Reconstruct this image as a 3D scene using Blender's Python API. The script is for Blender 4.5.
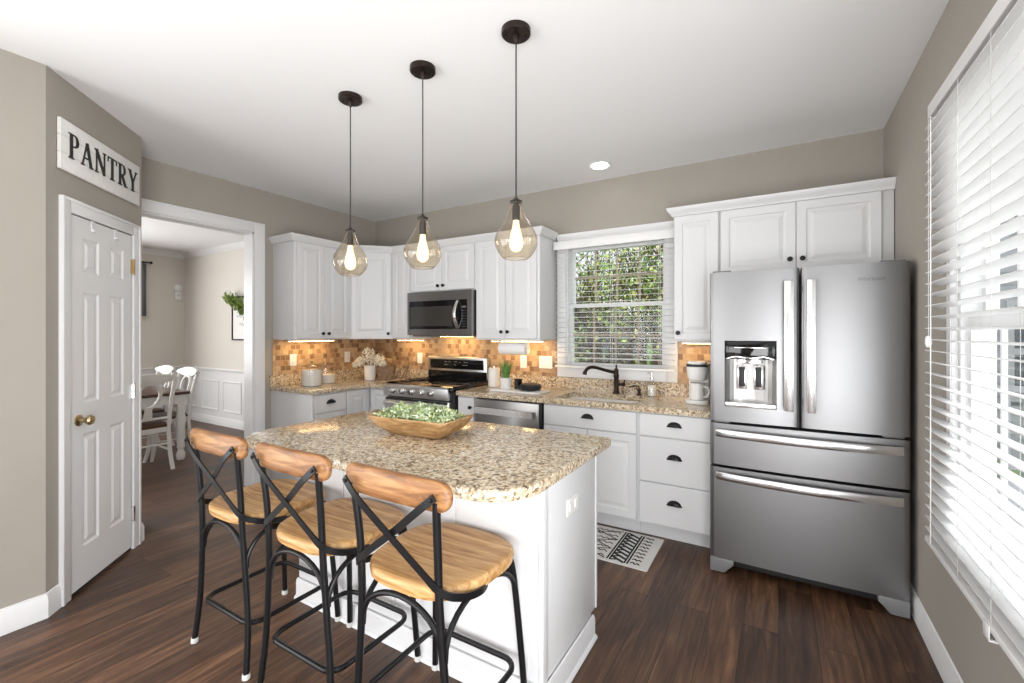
import bpy, bmesh, math, random
from mathutils import Vector, Matrix
random.seed(7)
R = math.radians
for o in list(bpy.data.objects):
    bpy.data.objects.remove(o, do_unlink=True)
scn = bpy.context.scene
COL = scn.collection

# ---------------------------------------------------------------- camera, world, lights, exposure
YAW = 0.53811
cam = bpy.data.cameras.new('camera')
cam.sensor_width = 36.0
cam.lens = 447.0 / 1024 * 36
cam.shift_y = -7.95 / 1024
cam.clip_start = 0.02
camo = bpy.data.objects.new('camera', cam)
COL.objects.link(camo)
camo.location = (0, 0, 1.409)
camo.rotation_euler = (R(90), 0, YAW)
scn.camera = camo
scn.view_settings.view_transform = 'Standard'
scn.view_settings.look = 'None'
scn.view_settings.gamma = 1
scn.view_settings.use_curve_mapping = False
scn.view_settings.exposure = 0.10

world = bpy.data.worlds.new('overcast_sky')
scn.world = world
world.use_nodes = True
bg = world.node_tree.nodes['Background']
bg.inputs[0].default_value = (0.93, 0.96, 1.0, 1)
bg.inputs[1].default_value = 1.15


def area_light(name, loc, rot, sx, sy, power, color=(1, 1, 1)):
    l = bpy.data.lights.new(name, 'AREA')
    l.shape = 'RECTANGLE'
    l.size, l.size_y = sx, sy
    l.energy = power
    l.color = color
    o = bpy.data.objects.new(name, l)
    COL.objects.link(o)
    o.location = loc
    o.rotation_euler = rot
    return o


def aim(o, target):
    o.rotation_euler = (Vector(target) - o.location).to_track_quat('-Z', 'Y').to_euler()
    return o


# three unseen fill lamps added to brighten the room: rear, left and right;
# the right one tilts up at the ceiling; then daylight at the blind covered window
aim(area_light('rear_fill', (-2.3, -3.40, 1.15), (0, 0, 0), 1.5, 2.0, 55, (1, 0.995, 0.985)), (-1.8, 3.0, 1.6))
aim(area_light('left_fill', (-3.20, -0.95, 1.08), (0, 0, 0), 2.3, 1.9, 62, (0.99, 0.995, 1.0)), (0.2, 2.8, 1.7))
aim(area_light('right_fill', (0.74, -0.75, 1.0), (0, 0, 0), 2.2, 1.8, 128, (0.99, 0.995, 1.0)), (-1.9, 2.5, 2.75))
aim(area_light('side_window_daylight', (3.3, 3.9, 2.45), (0, 0, 0), 2.0, 2.6, 330, (0.98, 0.99, 1)), (0.4, 1.4, 1.3))
area_light('dining_daylight', (-8.3, 0.9, 1.6), (0, R(-90), 0), 1.5, 1.4, 140, (1, 0.99, 0.975))
sunl = bpy.data.lights.new('sun', 'SUN')
sunl.energy = 3.4
sunl.angle = R(8)
sunl.color = (1, 0.97, 0.92)
suno = bpy.data.objects.new('sun', sunl)
COL.objects.link(suno)
suno.rotation_euler = (R(38), 0, R(-25))


# ---------------------------------------------------------------- materials
def new_mat(name):
    m = bpy.data.materials.new(name)
    m.use_nodes = True
    nt = m.node_tree
    b = nt.nodes['Principled BSDF']
    return m, nt, b


def srgb(r, g, b):
    def f(c):
        c /= 255.0
        return c / 12.92 if c <= 0.04045 else ((c + 0.055) / 1.055) ** 2.4
    return (f(r), f(g), f(b), 1)


def plain(name, col, rough=0.5, metal=0.0, var=0.0, scale=8.0, spec=None, emit=None, estr=0.0, coat=0.0, bump=0.0):
    m, nt, b = new_mat(name)
    b.inputs['Base Color'].default_value = col
    b.inputs['Roughness'].default_value = rough
    b.inputs['Metallic'].default_value = metal
    if spec is not None:
        b.inputs['Specular IOR Level'].default_value = spec
    if coat:
        b.inputs['Coat Weight'].default_value = coat
        b.inputs['Coat Roughness'].default_value = 0.08
    if emit:
        b.inputs['Emission Color'].default_value = emit
        b.inputs['Emission Strength'].default_value = estr
    if var or bump:
        tc = nt.nodes.new('ShaderNodeTexCoord')
        n = nt.nodes.new('ShaderNodeTexNoise')
        n.inputs['Scale'].default_value = scale
        n.inputs['Detail'].default_value = 4
        nt.links.new(tc.outputs['Object'], n.inputs['Vector'])
        if var:
            rp = nt.nodes.new('ShaderNodeValToRGB')
            c = col
            rp.color_ramp.elements[0].position = 0.3
            rp.color_ramp.elements[1].position = 0.7
            rp.color_ramp.elements[0].color = (c[0] * (1 - var), c[1] * (1 - var), c[2] * (1 - var), 1)
            rp.color_ramp.elements[1].color = (min(1, c[0] * (1 + var)), min(1, c[1] * (1 + var)), min(1, c[2] * (1 + var)), 1)
            nt.links.new(n.outputs['Fac'], rp.inputs['Fac'])
            nt.links.new(rp.outputs['Color'], b.inputs['Base Color'])
        if bump:
            bp = nt.nodes.new('ShaderNodeBump')
            bp.inputs['Strength'].default_value = bump
            bp.inputs['Distance'].default_value = 0.01
            nt.links.new(n.outputs['Fac'], bp.inputs['Height'])
            nt.links.new(bp.outputs['Normal'], b.inputs['Normal'])
    return m


def ramp_node(nt, stops, interp='LINEAR'):
    rp = nt.nodes.new('ShaderNodeValToRGB')
    cr = rp.color_ramp
    cr.interpolation = interp
    while len(cr.elements) > 1:
        cr.elements.remove(cr.elements[-1])
    cr.elements[0].position = stops[0][0]
    cr.elements[0].color = stops[0][1]
    for p, c in stops[1:]:
        e = cr.elements.new(p)
        e.color = c
    return rp


def mixc(nt, fac, a, b, mode='MIX'):
    mx = nt.nodes.new('ShaderNodeMix')
    mx.data_type = 'RGBA'
    mx.blend_type = mode
    for sock, v in ((mx.inputs['Factor'], fac), (mx.inputs['A'], a), (mx.inputs['B'], b)):
        pass
    def put(sock, v):
        if hasattr(v, 'is_linked') or hasattr(v, 'links'):
            nt.links.new(v, sock)
        else:
            sock.default_value = v
    put(mx.inputs[0], fac)
    put(mx.inputs[6], a)
    put(mx.inputs[7], b)
    return mx.outputs[2]


def granite():
    m, nt, b = new_mat('speckled_granite')
    geo = nt.nodes.new('ShaderNodeNewGeometry')
    v = nt.nodes.new('ShaderNodeTexVoronoi')
    v.inputs['Scale'].default_value = 112
    v2 = nt.nodes.new('ShaderNodeTexVoronoi')
    v2.inputs['Scale'].default_value = 58
    n0 = nt.nodes.new('ShaderNodeTexNoise')
    n0.inputs['Scale'].default_value = 60
    n0.inputs['Detail'].default_value = 3
    add = nt.nodes.new('ShaderNodeVectorMath')
    add.operation = 'MULTIPLY_ADD'
    add.inputs[1].default_value = (0.02, 0.02, 0.02)
    nt.links.new(n0.outputs['Color'], add.inputs[0])
    nt.links.new(geo.outputs['Position'], add.inputs[2])
    nt.links.new(geo.outputs['Position'], n0.inputs['Vector'])
    nt.links.new(add.outputs[0], v.inputs['Vector'])
    nt.links.new(add.outputs[0], v2.inputs['Vector'])
    sep = nt.nodes.new('ShaderNodeSeparateColor')
    nt.links.new(v.outputs['Color'], sep.inputs[0])
    sep2 = nt.nodes.new('ShaderNodeSeparateColor')
    nt.links.new(v2.outputs['Color'], sep2.inputs[0])
    r1 = ramp_node(nt, [(0.0, srgb(44, 36, 32)), (0.09, srgb(104, 82, 64)), (0.18, srgb(158, 134, 106)), (0.32, srgb(196, 176, 146)),
                        (0.56, srgb(216, 200, 172)), (0.78, srgb(234, 226, 208)), (0.95, srgb(140, 132, 126))], 'CONSTANT')
    nt.links.new(sep.outputs[0], r1.inputs['Fac'])
    r2 = ramp_node(nt, [(0.0, srgb(92, 70, 54)), (0.13, srgb(182, 156, 122)), (0.45, srgb(208, 188, 158)), (0.8, srgb(222, 210, 188))], 'CONSTANT')
    nt.links.new(sep2.outputs[1], r2.inputs['Fac'])
    c = mixc(nt, 0.33, r1.outputs['Color'], r2.outputs['Color'])
    nt.links.new(c, b.inputs['Base Color'])
    b.inputs['Roughness'].default_value = 0.13
    return m


def floor_wood():
    m, nt, b = new_mat('dark_plank_floor')
    geo = nt.nodes.new('ShaderNodeNewGeometry')
    mp = nt.nodes.new('ShaderNodeMapping')
    mp.inputs['Rotation'].default_value = (0, 0, R(90))
    nt.links.new(geo.outputs['Position'], mp.inputs['Vector'])
    br = nt.nodes.new('ShaderNodeTexBrick')
    br.offset = 0.37
    br.inputs['Scale'].default_value = 1.0
    br.inputs['Brick Width'].default_value = 1.22
    br.inputs['Row Height'].default_value = 0.152
    br.inputs['Mortar Size'].default_value = 0.0016
    br.inputs['Mortar Smooth'].default_value = 0.2
    br.inputs['Color1'].default_value = (0, 0, 0, 1)
    br.inputs['Color2'].default_value = (1, 1, 1, 1)
    br.inputs['Mortar'].default_value = (0.5, 0.5, 0.5, 1)
    nt.links.new(mp.outputs[0], br.inputs['Vector'])
    mp2 = nt.nodes.new('ShaderNodeMapping')
    mp2.inputs['Scale'].default_value = (22, 1.6, 1)
    nt.links.new(geo.outputs['Position'], mp2.inputs['Vector'])
    ad = nt.nodes.new('ShaderNodeVectorMath')
    ad.operation = 'MULTIPLY_ADD'
    ad.inputs[1].default_value = (13, 7, 5)
    nt.links.new(br.outputs['Color'], ad.inputs[0])
    nt.links.new(mp2.outputs[0], ad.inputs[2])
    n = nt.nodes.new('ShaderNodeTexNoise')
    n.inputs['Scale'].default_value = 1.6
    n.inputs['Detail'].default_value = 8
    n.inputs['Roughness'].default_value = 0.65
    n.inputs['Distortion'].default_value = 0.6
    nt.links.new(ad.outputs[0], n.inputs['Vector'])
    g = ramp_node(nt, [(0.25, srgb(43, 28, 21)), (0.42, srgb(71, 49, 36)), (0.58, srgb(98, 71, 52)), (0.76, srgb(136, 104, 80))])
    nt.links.new(n.outputs['Fac'], g.inputs['Fac'])
    tone = ramp_node(nt, [(0.0, (0.62, 0.60, 0.60, 1)), (0.5, (0.95, 0.93, 0.92, 1)), (1.0, (1.28, 1.22, 1.16, 1))])
    nt.links.new(br.outputs['Color'], tone.inputs['Fac'])
    c = mixc(nt, 1.0, g.outputs['Color'], tone.outputs['Color'], 'MULTIPLY')
    c2 = mixc(nt, br.outputs['Fac'], c, srgb(30, 22, 19))
    nt.links.new(c2, b.inputs['Base Color'])
    rr = nt.nodes.new('ShaderNodeMapRange')
    rr.inputs['To Min'].default_value = 0.34
    rr.inputs['To Max'].default_value = 0.52
    nt.links.new(n.outputs['Fac'], rr.inputs['Value'])
    nt.links.new(rr.outputs[0], b.inputs['Roughness'])
    bp = nt.nodes.new('ShaderNodeBump')
    bp.inputs['Strength'].default_value = 0.18
    bp.inputs['Distance'].default_value = 0.004
    nt.links.new(n.outputs['Fac'], bp.inputs['Height'])
    nt.links.new(bp.outputs['Normal'], b.inputs['Normal'])
    return m


def wood(name, dark, mid, light, scale=(1.5, 26, 26), rough=0.42, axis_rot=(0, 0, 0)):
    m, nt, b = new_mat(name)
    tc = nt.nodes.new('ShaderNodeTexCoord')
    mp = nt.nodes.new('ShaderNodeMapping')
    mp.inputs['Scale'].default_value = scale
    mp.inputs['Rotation'].default_value = axis_rot
    nt.links.new(tc.outputs['Object'], mp.inputs['Vector'])
    n = nt.nodes.new('ShaderNodeTexNoise')
    n.inputs['Scale'].default_value = 1.7
    n.inputs['Detail'].default_value = 7
    n.inputs['Roughness'].default_value = 0.6
    n.inputs['Distortion'].default_value = 0.9
    nt.links.new(mp.outputs[0], n.inputs['Vector'])
    rp = ramp_node(nt, [(0.28, dark), (0.47, mid), (0.68, light)])
    nt.links.new(n.outputs['Fac'], rp.inputs['Fac'])
    nt.links.new(rp.outputs['Color'], b.inputs['Base Color'])
    b.inputs['Roughness'].default_value = rough
    bp = nt.nodes.new('ShaderNodeBump')
    bp.inputs['Strength'].default_value = 0.12
    bp.inputs['Distance'].default_value = 0.003
    nt.links.new(n.outputs['Fac'], bp.inputs['Height'])
    nt.links.new(bp.outputs['Normal'], b.inputs['Normal'])
    return m


def tile(name, use_x):
    # small tumbled stone mosaic; the wall plane is x-z or y-z
    m, nt, b = new_mat(name)
    geo = nt.nodes.new('ShaderNodeNewGeometry')
    sx = nt.nodes.new('ShaderNodeSeparateXYZ')
    nt.links.new(geo.outputs['Position'], sx.inputs[0])
    cb = nt.nodes.new('ShaderNodeCombineXYZ')
    nt.links.new(sx.outputs[0 if use_x else 1], cb.inputs[0])
    nt.links.new(sx.outputs[2], cb.inputs[1])
    br = nt.nodes.new('ShaderNodeTexBrick')
    br.offset = 0.5
    br.offset_frequency = 2
    br.inputs['Scale'].default_value = 1.0
    br.inputs['Brick Width'].default_value = 0.052
    br.inputs['Row Height'].default_value = 0.050
    br.inputs['Mortar Size'].default_value = 0.0022
    br.inputs['Mortar Smooth'].default_value = 0.3
    br.inputs['Color1'].default_value = (0, 0, 0, 1)
    br.inputs['Color2'].default_value = (1, 1, 1, 1)
    br.inputs['Mortar'].default_value = (0.5, 0.5, 0.5, 1)
    nt.links.new(cb.outputs[0], br.inputs['Vector'])
    rp = ramp_node(nt, [(0.0, srgb(136, 104, 76)), (0.12, srgb(158, 124, 92)), (0.30, srgb(178, 145, 110)), (0.55, srgb(188, 158, 122)), (0.82, srgb(198, 170, 136))], 'CONSTANT')
    nt.links.new(br.outputs['Color'], rp.inputs['Fac'])
    n = nt.nodes.new('ShaderNodeTexNoise')
    n.inputs['Scale'].default_value = 40
    nt.links.new(geo.outputs['Position'], n.inputs['Vector'])
    tone = ramp_node(nt, [(0.3, (0.82, 0.82, 0.82, 1)), (0.7, (1.1, 1.1, 1.1, 1))])
    nt.links.new(n.outputs['Fac'], tone.inputs['Fac'])
    c = mixc(nt, 1.0, rp.outputs['Color'], tone.outputs['Color'], 'MULTIPLY')
    c2 = mixc(nt, br.outputs['Fac'], c, srgb(180, 154, 122))
    nt.links.new(c2, b.inputs['Base Color'])
    b.inputs['Roughness'].default_value = 0.45
    bp = nt.nodes.new('ShaderNodeBump')
    bp.inputs['Strength'].default_value = 0.5
    bp.inputs['Distance'].default_value = 0.003
    inv = nt.nodes.new('ShaderNodeMath')
    inv.operation = 'SUBTRACT'
    inv.inputs[0].default_value = 1
    nt.links.new(br.outputs['Fac'], inv.inputs[1])
    nt.links.new(inv.outputs[0], bp.inputs['Height'])
    nt.links.new(bp.outputs['Normal'], b.inputs['Normal'])
    return m


def steel(name, col, rough=0.26, stretch=(1, 1, 140)):
    m, nt, b = new_mat(name)
    tc = nt.nodes.new('ShaderNodeTexCoord')
    mp = nt.nodes.new('ShaderNodeMapping')
    mp.inputs['Scale'].default_value = stretch
    nt.links.new(tc.outputs['Object'], mp.inputs['Vector'])
    n = nt.nodes.new('ShaderNodeTexNoise')
    n.inputs['Scale'].default_value = 3
    n.inputs['Detail'].default_value = 5
    nt.links.new(mp.outputs[0], n.inputs['Vector'])
    rr = nt.nodes.new('ShaderNodeMapRange')
    rr.inputs['To Min'].default_value = rough - 0.02
    rr.inputs['To Max'].default_value = rough + 0.03
    nt.links.new(n.outputs['Fac'], rr.inputs['Value'])
    nt.links.new(rr.outputs[0], b.inputs['Roughness'])
    b.inputs['Base Color'].default_value = col
    b.inputs['Metallic'].default_value = 1.0
    return m


def thin_glass(name, tint, refl=1.0):
    m = bpy.data.materials.new(name)
    m.use_nodes = True
    nt = m.node_tree
    nt.nodes.clear()
    out = nt.nodes.new('ShaderNodeOutputMaterial')
    tr = nt.nodes.new('ShaderNodeBsdfTransparent')
    tr.inputs[0].default_value = tint
    gl = nt.nodes.new('ShaderNodeBsdfGlossy')
    gl.inputs['Roughness'].default_value = 0.03
    lw = nt.nodes.new('ShaderNodeLayerWeight')
    lw.inputs['Blend'].default_value = 0.5
    pw = nt.nodes.new('ShaderNodeMath')
    pw.operation = 'POWER'
    pw.inputs[1].default_value = 3.5
    nt.links.new(lw.outputs['Facing'], pw.inputs[0])
    fr = nt.nodes.new('ShaderNodeMath')
    fr.operation = 'MULTIPLY_ADD'
    fr.inputs[1].default_value = 0.55
    fr.inputs[2].default_value = 0.045
    nt.links.new(pw.outputs[0], fr.inputs[0])
    ml = nt.nodes.new('ShaderNodeMath')
    ml.operation = 'MULTIPLY'
    ml.inputs[1].default_value = refl
    mx = nt.nodes.new('ShaderNodeMixShader')
    nt.links.new(fr.outputs[0], ml.inputs[0])
    nt.links.new(ml.outputs[0], mx.inputs[0])
    nt.links.new(tr.outputs[0], mx.inputs[1])
    nt.links.new(gl.outputs[0], mx.inputs[2])
    nt.links.new(mx.outputs[0], out.inputs[0])
    return m


def leaf_mat(name, cols):
    m, nt, b = new_mat(name)
    geo = nt.nodes.new('ShaderNodeNewGeometry')
    st = [(i / len(cols), c) for i, c in enumerate(cols)]
    rp = ramp_node(nt, st, 'LINEAR')
    nt.links.new(geo.outputs['Random Per Island'], rp.inputs['Fac'])
    nt.links.new(rp.outputs['Color'], b.inputs['Base Color'])
    b.inputs['Roughness'].default_value = 0.5
    return m


M = {}
M['white_cab'] = plain('white_cabinet_paint', (0.70, 0.705, 0.715, 1), 0.38)
M['trim'] = plain('white_trim_paint', (0.76, 0.762, 0.768, 1), 0.4)
M['wall'] = plain('taupe_wall_paint', srgb(162, 156, 147), 0.85, var=0.02, scale=3)
M['dwall'] = plain('cream_wall_paint', srgb(214, 209, 201), 0.85)
M['ceiling'] = plain('white_ceiling_paint', (0.88, 0.885, 0.895, 1), 0.9)
M['floor'] = floor_wood()
M['granite'] = granite()
M['tile_x'] = tile('stone_mosaic_tile', True)
M['tile_y'] = tile('stone_mosaic_tile_side', False)
M['steel'] = steel('brushed_stainless', (0.25, 0.25, 0.255, 1), 0.37, (1, 1, 60))
M['steel_bright'] = steel('bright_stainless', (0.80, 0.80, 0.81, 1), 0.22, (60, 1, 1))
M['steel_dark'] = steel('dark_stainless', (0.30, 0.295, 0.29, 1), 0.3, (1, 1, 120))
M['steel_light'] = steel('light_stainless', (0.66, 0.66, 0.66, 1), 0.34, (1, 1, 60))
M['chrome'] = plain('chrome', (0.75, 0.75, 0.76, 1), 0.12, 1.0)
M['black_metal'] = plain('black_satin_metal', (0.006, 0.006, 0.007, 1), 0.36, 0.0, var=0.2, spec=0.3)
M['black_gloss'] = plain('black_glass', (0.006, 0.006, 0.007, 1), 0.06)
M['black_matte'] = plain('black_plastic', (0.012, 0.012, 0.013, 1), 0.5)
M['bronze'] = plain('oil_rubbed_bronze', (0.03, 0.02, 0.016, 1), 0.35, 0.7)
M['gray_plastic'] = plain('grey_plastic', (0.19, 0.19, 0.195, 1), 0.4)
M['brass'] = plain('aged_brass', srgb(186, 166, 126), 0.28, 1.0)
M['stool_wood'] = wood('honey_stool_wood', srgb(122, 82, 42), srgb(178, 134, 82), srgb(212, 174, 122), (2.0, 24, 24), 0.42, (0, 0, R(90)))
M['rail_wood'] = wood('brown_rail_wood', srgb(88, 56, 32), srgb(136, 92, 54), srgb(172, 128, 82), (3.0, 26, 26), 0.42)
M['bowl_wood'] = wood('carved_bowl_wood', srgb(128, 94, 58), srgb(180, 140, 92), srgb(208, 174, 128), (5, 22, 22), 0.65)
M['gray_wood'] = wood('grey_brown_wood', srgb(86, 70, 60), srgb(124, 106, 92), srgb(150, 132, 118), (4, 20, 20), 0.6)
M['white_ceramic'] = plain('white_ceramic', (0.82, 0.81, 0.79, 1), 0.2)
M['white_plastic'] = plain('white_plastic', (0.82, 0.82, 0.80, 1), 0.35)
M['paper'] = plain('paper_towel', (0.86, 0.86, 0.86, 1), 0.9, bump=0.2, scale=60)
M['blind'] = plain('white_blind_slat', (0.82, 0.82, 0.82, 1), 0.42)
M['glass'] = thin_glass('window_glass', (0.97, 0.98, 0.98, 1), 0.3)
M['amber_glass'] = thin_glass('amber_glass', (0.93, 0.86, 0.745, 1), 1.8)
M['jar_glass'] = thin_glass('clear_jar_glass', (0.94, 0.93, 0.91, 1), 1.3)
M['bulb'] = plain('lit_bulb', (1, 0.85, 0.6, 1), 0.3, emit=(1, 0.74, 0.40, 1), estr=2.2)
M['can_light'] = plain('lit_ceiling_lens', (1, 1, 1, 1), 0.3, emit=(1, 0.96, 0.9, 1), estr=14)
M['uc_light'] = plain('warm_strip_lens', (1, 0.8, 0.5, 1), 0.3, emit=(1, 0.66, 0.30, 1), estr=30)
M['gap'] = plain('dark_gap', (0.03, 0.03, 0.03, 1), 0.9)
M['sign_white'] = plain('whitewashed_board', (0.80, 0.79, 0.77, 1), 0.6, var=0.04, scale=30)
M['sign_black'] = plain('black_lettering', (0.02, 0.02, 0.018, 1), 0.6)
M['rug_white'] = plain('woven_white_rug', (0.72, 0.71, 0.69, 1), 0.95, bump=0.4, scale=220)
M['rug_black'] = plain('woven_black_yarn', (0.02, 0.02, 0.022, 1), 0.95)
M['chair_white'] = plain('distressed_white_paint', (0.74, 0.73, 0.70, 1), 0.5, var=0.05, scale=14)
M['dark_wood'] = wood('dark_walnut_top', srgb(48, 28, 20), srgb(70, 42, 30), srgb(92, 60, 44), (2, 22, 22), 0.35)
M['curtain'] = plain('grey_curtain_cloth', srgb(120, 122, 126), 0.9, var=0.08, scale=20)
M['green'] = leaf_mat('tree_leaves', [srgb(66, 98, 38), srgb(104, 140, 58), srgb(150, 176, 88), srgb(188, 190, 116)])
M['green2'] = leaf_mat('bright_tree_leaves', [srgb(72, 114, 44), srgb(112, 158, 66), srgb(160, 192, 100), srgb(176, 178, 104)])
M['succulent'] = leaf_mat('pale_succulent_leaves', [srgb(128, 154, 100), srgb(172, 194, 140), srgb(204, 218, 178), srgb(176, 188, 100), srgb(222, 230, 206)])
M['garland'] = leaf_mat('garland_leaves', [srgb(70, 96, 36), srgb(110, 138, 60), srgb(150, 170, 90)])
M['grass'] = leaf_mat('grass_blades', [srgb(40, 84, 30), srgb(78, 128, 52), srgb(120, 162, 84)])
M['petal'] = leaf_mat('cream_petals', [srgb(226, 212, 180), srgb(240, 230, 206), srgb(246, 240, 226)])
M['bark'] = plain('tree_bark', srgb(88, 74, 62), 0.9, var=0.25, scale=18)
M['bounce_ground'] = plain('pale_bounce_ground', srgb(196, 194, 188), 0.9, var=0.06, scale=2)  # pale ground colour added to bounce light up
M['lawn'] = plain('lawn', srgb(92, 116, 62), 0.95, var=0.2, scale=3)
M['siding'] = plain('pale_grey_siding', srgb(138, 141, 147), 0.8)
M['porch'] = plain('porch_paint', srgb(150, 152, 156), 0.6)
M['siding_dark'] = plain('dark_grey_siding', srgb(92, 94, 100), 0.8)
M['roof'] = plain('grey_shingles', srgb(96, 92, 90), 0.9, var=0.2, scale=10)
M['dark_window'] = plain('dark_house_window', (0.05, 0.06, 0.07, 1), 0.08)
M['muntin'] = plain('tan_window_grille', srgb(176, 164, 146), 0.5)
M['flour'] = plain('white_flour', (0.82, 0.80, 0.76, 1), 0.9)
M['marble'] = plain('white_marble', (0.78, 0.77, 0.75, 1), 0.2, var=0.06, scale=9)
M['soap'] = plain('white_soap_label', (0.80, 0.79, 0.76, 1), 0.4)
M['gray_print'] = plain('grey_print', (0.12, 0.12, 0.12, 1), 0.6)
M['light_grey'] = plain('pale_grey_rubber', (0.62, 0.62, 0.60, 1), 0.6)
M['oven_glass'] = plain('oven_window_glass', (0.02, 0.02, 0.02, 1), 0.08)
M['mw_glass'] = plain('microwave_window_glass', (0.045, 0.042, 0.038, 1), 0.15)


# ---------------------------------------------------------------- mesh builder
class MB:
    def __init__(self):
        self.v, self.f, self.mi = [], [], []
        self.cur = 0
        self.X = None

    def add(self, vs, fs):
        b = len(self.v)
        for p in vs:
            p = Vector(p)
            if self.X is not None:
                p = self.X @ p
            self.v.append(p)
        for f in fs:
            self.f.append([b + i for i in f])
            self.mi.append(self.cur)
        return self

    def box(self, x0, x1, y0, y1, z0, z1):
        if x0 > x1: x0, x1 = x1, x0
        if y0 > y1: y0, y1 = y1, y0
        if z0 > z1: z0, z1 = z1, z0
        return self.add([(x0, y0, z0), (x1, y0, z0), (x1, y1, z0), (x0, y1, z0), (x0, y0, z1), (x1, y0, z1), (x1, y1, z1), (x0, y1, z1)],
                        [(0, 3, 2, 1), (4, 5, 6, 7), (0, 1, 5, 4), (1, 2, 6, 5), (2, 3, 7, 6), (3, 0, 4, 7)])

    def prism(self, poly, z0, z1):
        n = len(poly)
        a = sum(poly[i][0] * poly[(i + 1) % n][1] - poly[(i + 1) % n][0] * poly[i][1] for i in range(n))
        if a < 0:
            poly = poly[::-1]
        vs = [(p[0], p[1], z0) for p in poly] + [(p[0], p[1], z1) for p in poly]
        fs = [tuple(range(n - 1, -1, -1)), tuple(range(n, 2 * n))]
        fs += [(i, (i + 1) % n, n + (i + 1) % n, n + i) for i in range(n)]
        return self.add(vs, fs)

    def frame_prism(self, O, U, V, N, poly, d0, d1):
        """extrude a polygon given in the (U,V) plane from depth d0 to d1 along N"""
        O, U, V, N = Vector(O), Vector(U), Vector(V), Vector(N)
        n = len(poly)
        a = sum(poly[i][0] * poly[(i + 1) % n][1] - poly[(i + 1) % n][0] * poly[i][1] for i in range(n))
        if a < 0:
            poly = poly[::-1]
        if U.cross(V).dot(N) * (d1 - d0) < 0:
            poly = poly[::-1]
        vs = [O + U * p[0] + V * p[1] + N * d0 for p in poly] + [O + U * p[0] + V * p[1] + N * d1 for p in poly]
        fs = [tuple(range(n - 1, -1, -1)), tuple(range(n, 2 * n))]
        fs += [(i, (i + 1) % n, n + (i + 1) % n, n + i) for i in range(n)]
        return self.add(vs, fs)

    def lathe(self, prof, origin=(0, 0, 0), axis=(0, 0, 1), n=24, a0=0.0, a1=2 * math.pi):
        """prof = [(radius, distance along axis)]"""
        ax = Vector(axis).normalized()
        t = Vector((1, 0, 0)) if abs(ax.x) < 0.9 else Vector((0, 1, 0))
        e1 = (t - ax * t.dot(ax)).normalized()
        e2 = ax.cross(e1)
        O = Vector(origin)
        full = abs(a1 - a0 - 2 * math.pi) < 1e-6
        m = n if full else n + 1
        vs = []
        for r, h in prof:
            for k in range(m):
                a = a0 + (a1 - a0) * k / n
                vs.append(O + ax * h + (e1 * math.cos(a) + e2 * math.sin(a)) * max(r, 1e-5))
        fs = []
        for j in range(len(prof) - 1):
            for k in range(n):
                k2 = (k + 1) % m
                fs.append((j * m + k, j * m + k2, (j + 1) * m + k2, (j + 1) * m + k))
        self.add(vs, fs)
        b = len(self.v) - len(vs)
        if full:
            if prof[0][0] > 1e-4:
                self.f.append([b + k for k in range(m - 1, -1, -1)]); self.mi.append(self.cur)
            if prof[-1][0] > 1e-4:
                self.f.append([b + (len(prof) - 1) * m + k for k in range(m)]); self.mi.append(self.cur)
        return self

    def shell(self, prof, origin=(0, 0, 0), axis=(0, 0, 1), n=28):
        """open lathe surface without end caps"""
        k0 = len(self.f)
        self.lathe(prof, origin, axis, n)
        keep = [i for i in range(k0, len(self.f)) if len(self.f[i]) == 4]
        self.f = self.f[:k0] + [self.f[i] for i in keep]
        self.mi = self.mi[:len(self.f)]
        return self

    def tube(self, path, r=0.01, n=10, ry=None, up=None, closed=False, cap=True):
        P = [Vector(p) for p in path]
        m = len(P)
        rs = r if isinstance(r, (list, tuple)) else [r] * m
        T = []
        for i in range(m):
            if closed:
                t = P[(i + 1) % m] - P[(i - 1) % m]
            else:
                t = P[min(i + 1, m - 1)] - P[max(i - 1, 0)]
            T.append(t.normalized() if t.length > 1e-9 else Vector((0, 0, 1)))
        ref = Vector(up) if up is not None else (Vector((0, 0, 1)) if abs(T[0].z) < 0.9 else Vector((0, 1, 0)))
        vs = []
        e = (ref - T[0] * ref.dot(T[0])).normalized()
        for i in range(m):
            if up is not None:
                e = Vector(up) - T[i] * Vector(up).dot(T[i])
            else:
                e = e - T[i] * e.dot(T[i])
            e = e.normalized() if e.length > 1e-6 else T[i].orthogonal().normalized()
            s = T[i].cross(e)
            for k in range(n):
                a = 2 * math.pi * (k + 0.5) / n
                vs.append(P[i] + s * math.cos(a) * rs[i] + e * math.sin(a) * (ry if ry is not None else rs[i]))
        fs = []
        for i in range(m if closed else m - 1):
            j = (i + 1) % m
            for k in range(n):
                k2 = (k + 1) % n
                fs.append((i * n + k, i * n + k2, j * n + k2, j * n + k))
        if cap and not closed:
            fs.append(tuple(range(n - 1, -1, -1)))
            fs.append(tuple((m - 1) * n + k for k in range(n)))
        return self.add(vs, fs)

    def sphere(self, c, r, n=14, sz=1.0):
        prof = [(r * math.sin(math.pi * i / 10), -r * sz * math.cos(math.pi * i / 10)) for i in range(11)]
        return self.lathe(prof, c, (0, 0, 1), n)

    def nested(self, O, U, V, N, w, h, loops):
        """concentric rectangles (inset, depth): raised panel fronts"""
        O, U, V, N = Vector(O), Vector(U), Vector(V), Vector(N)
        vs = []
        for ins, d in loops:
            for (a, b_) in ((ins, ins), (w - ins, ins), (w - ins, h - ins), (ins, h - ins)):
                vs.append(O + U * a + V * b_ + N * d)
        fs = []
        flip = U.cross(V).dot(N) < 0
        for j in range(len(loops) - 1):
            for k in range(4):
                k2 = (k + 1) % 4
                f = (j * 4 + k, j * 4 + k2, j * 4 + 4 + k2, j * 4 + 4 + k)
                fs.append(f[::-1] if flip else f)
        L = (len(loops) - 1) * 4
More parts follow.
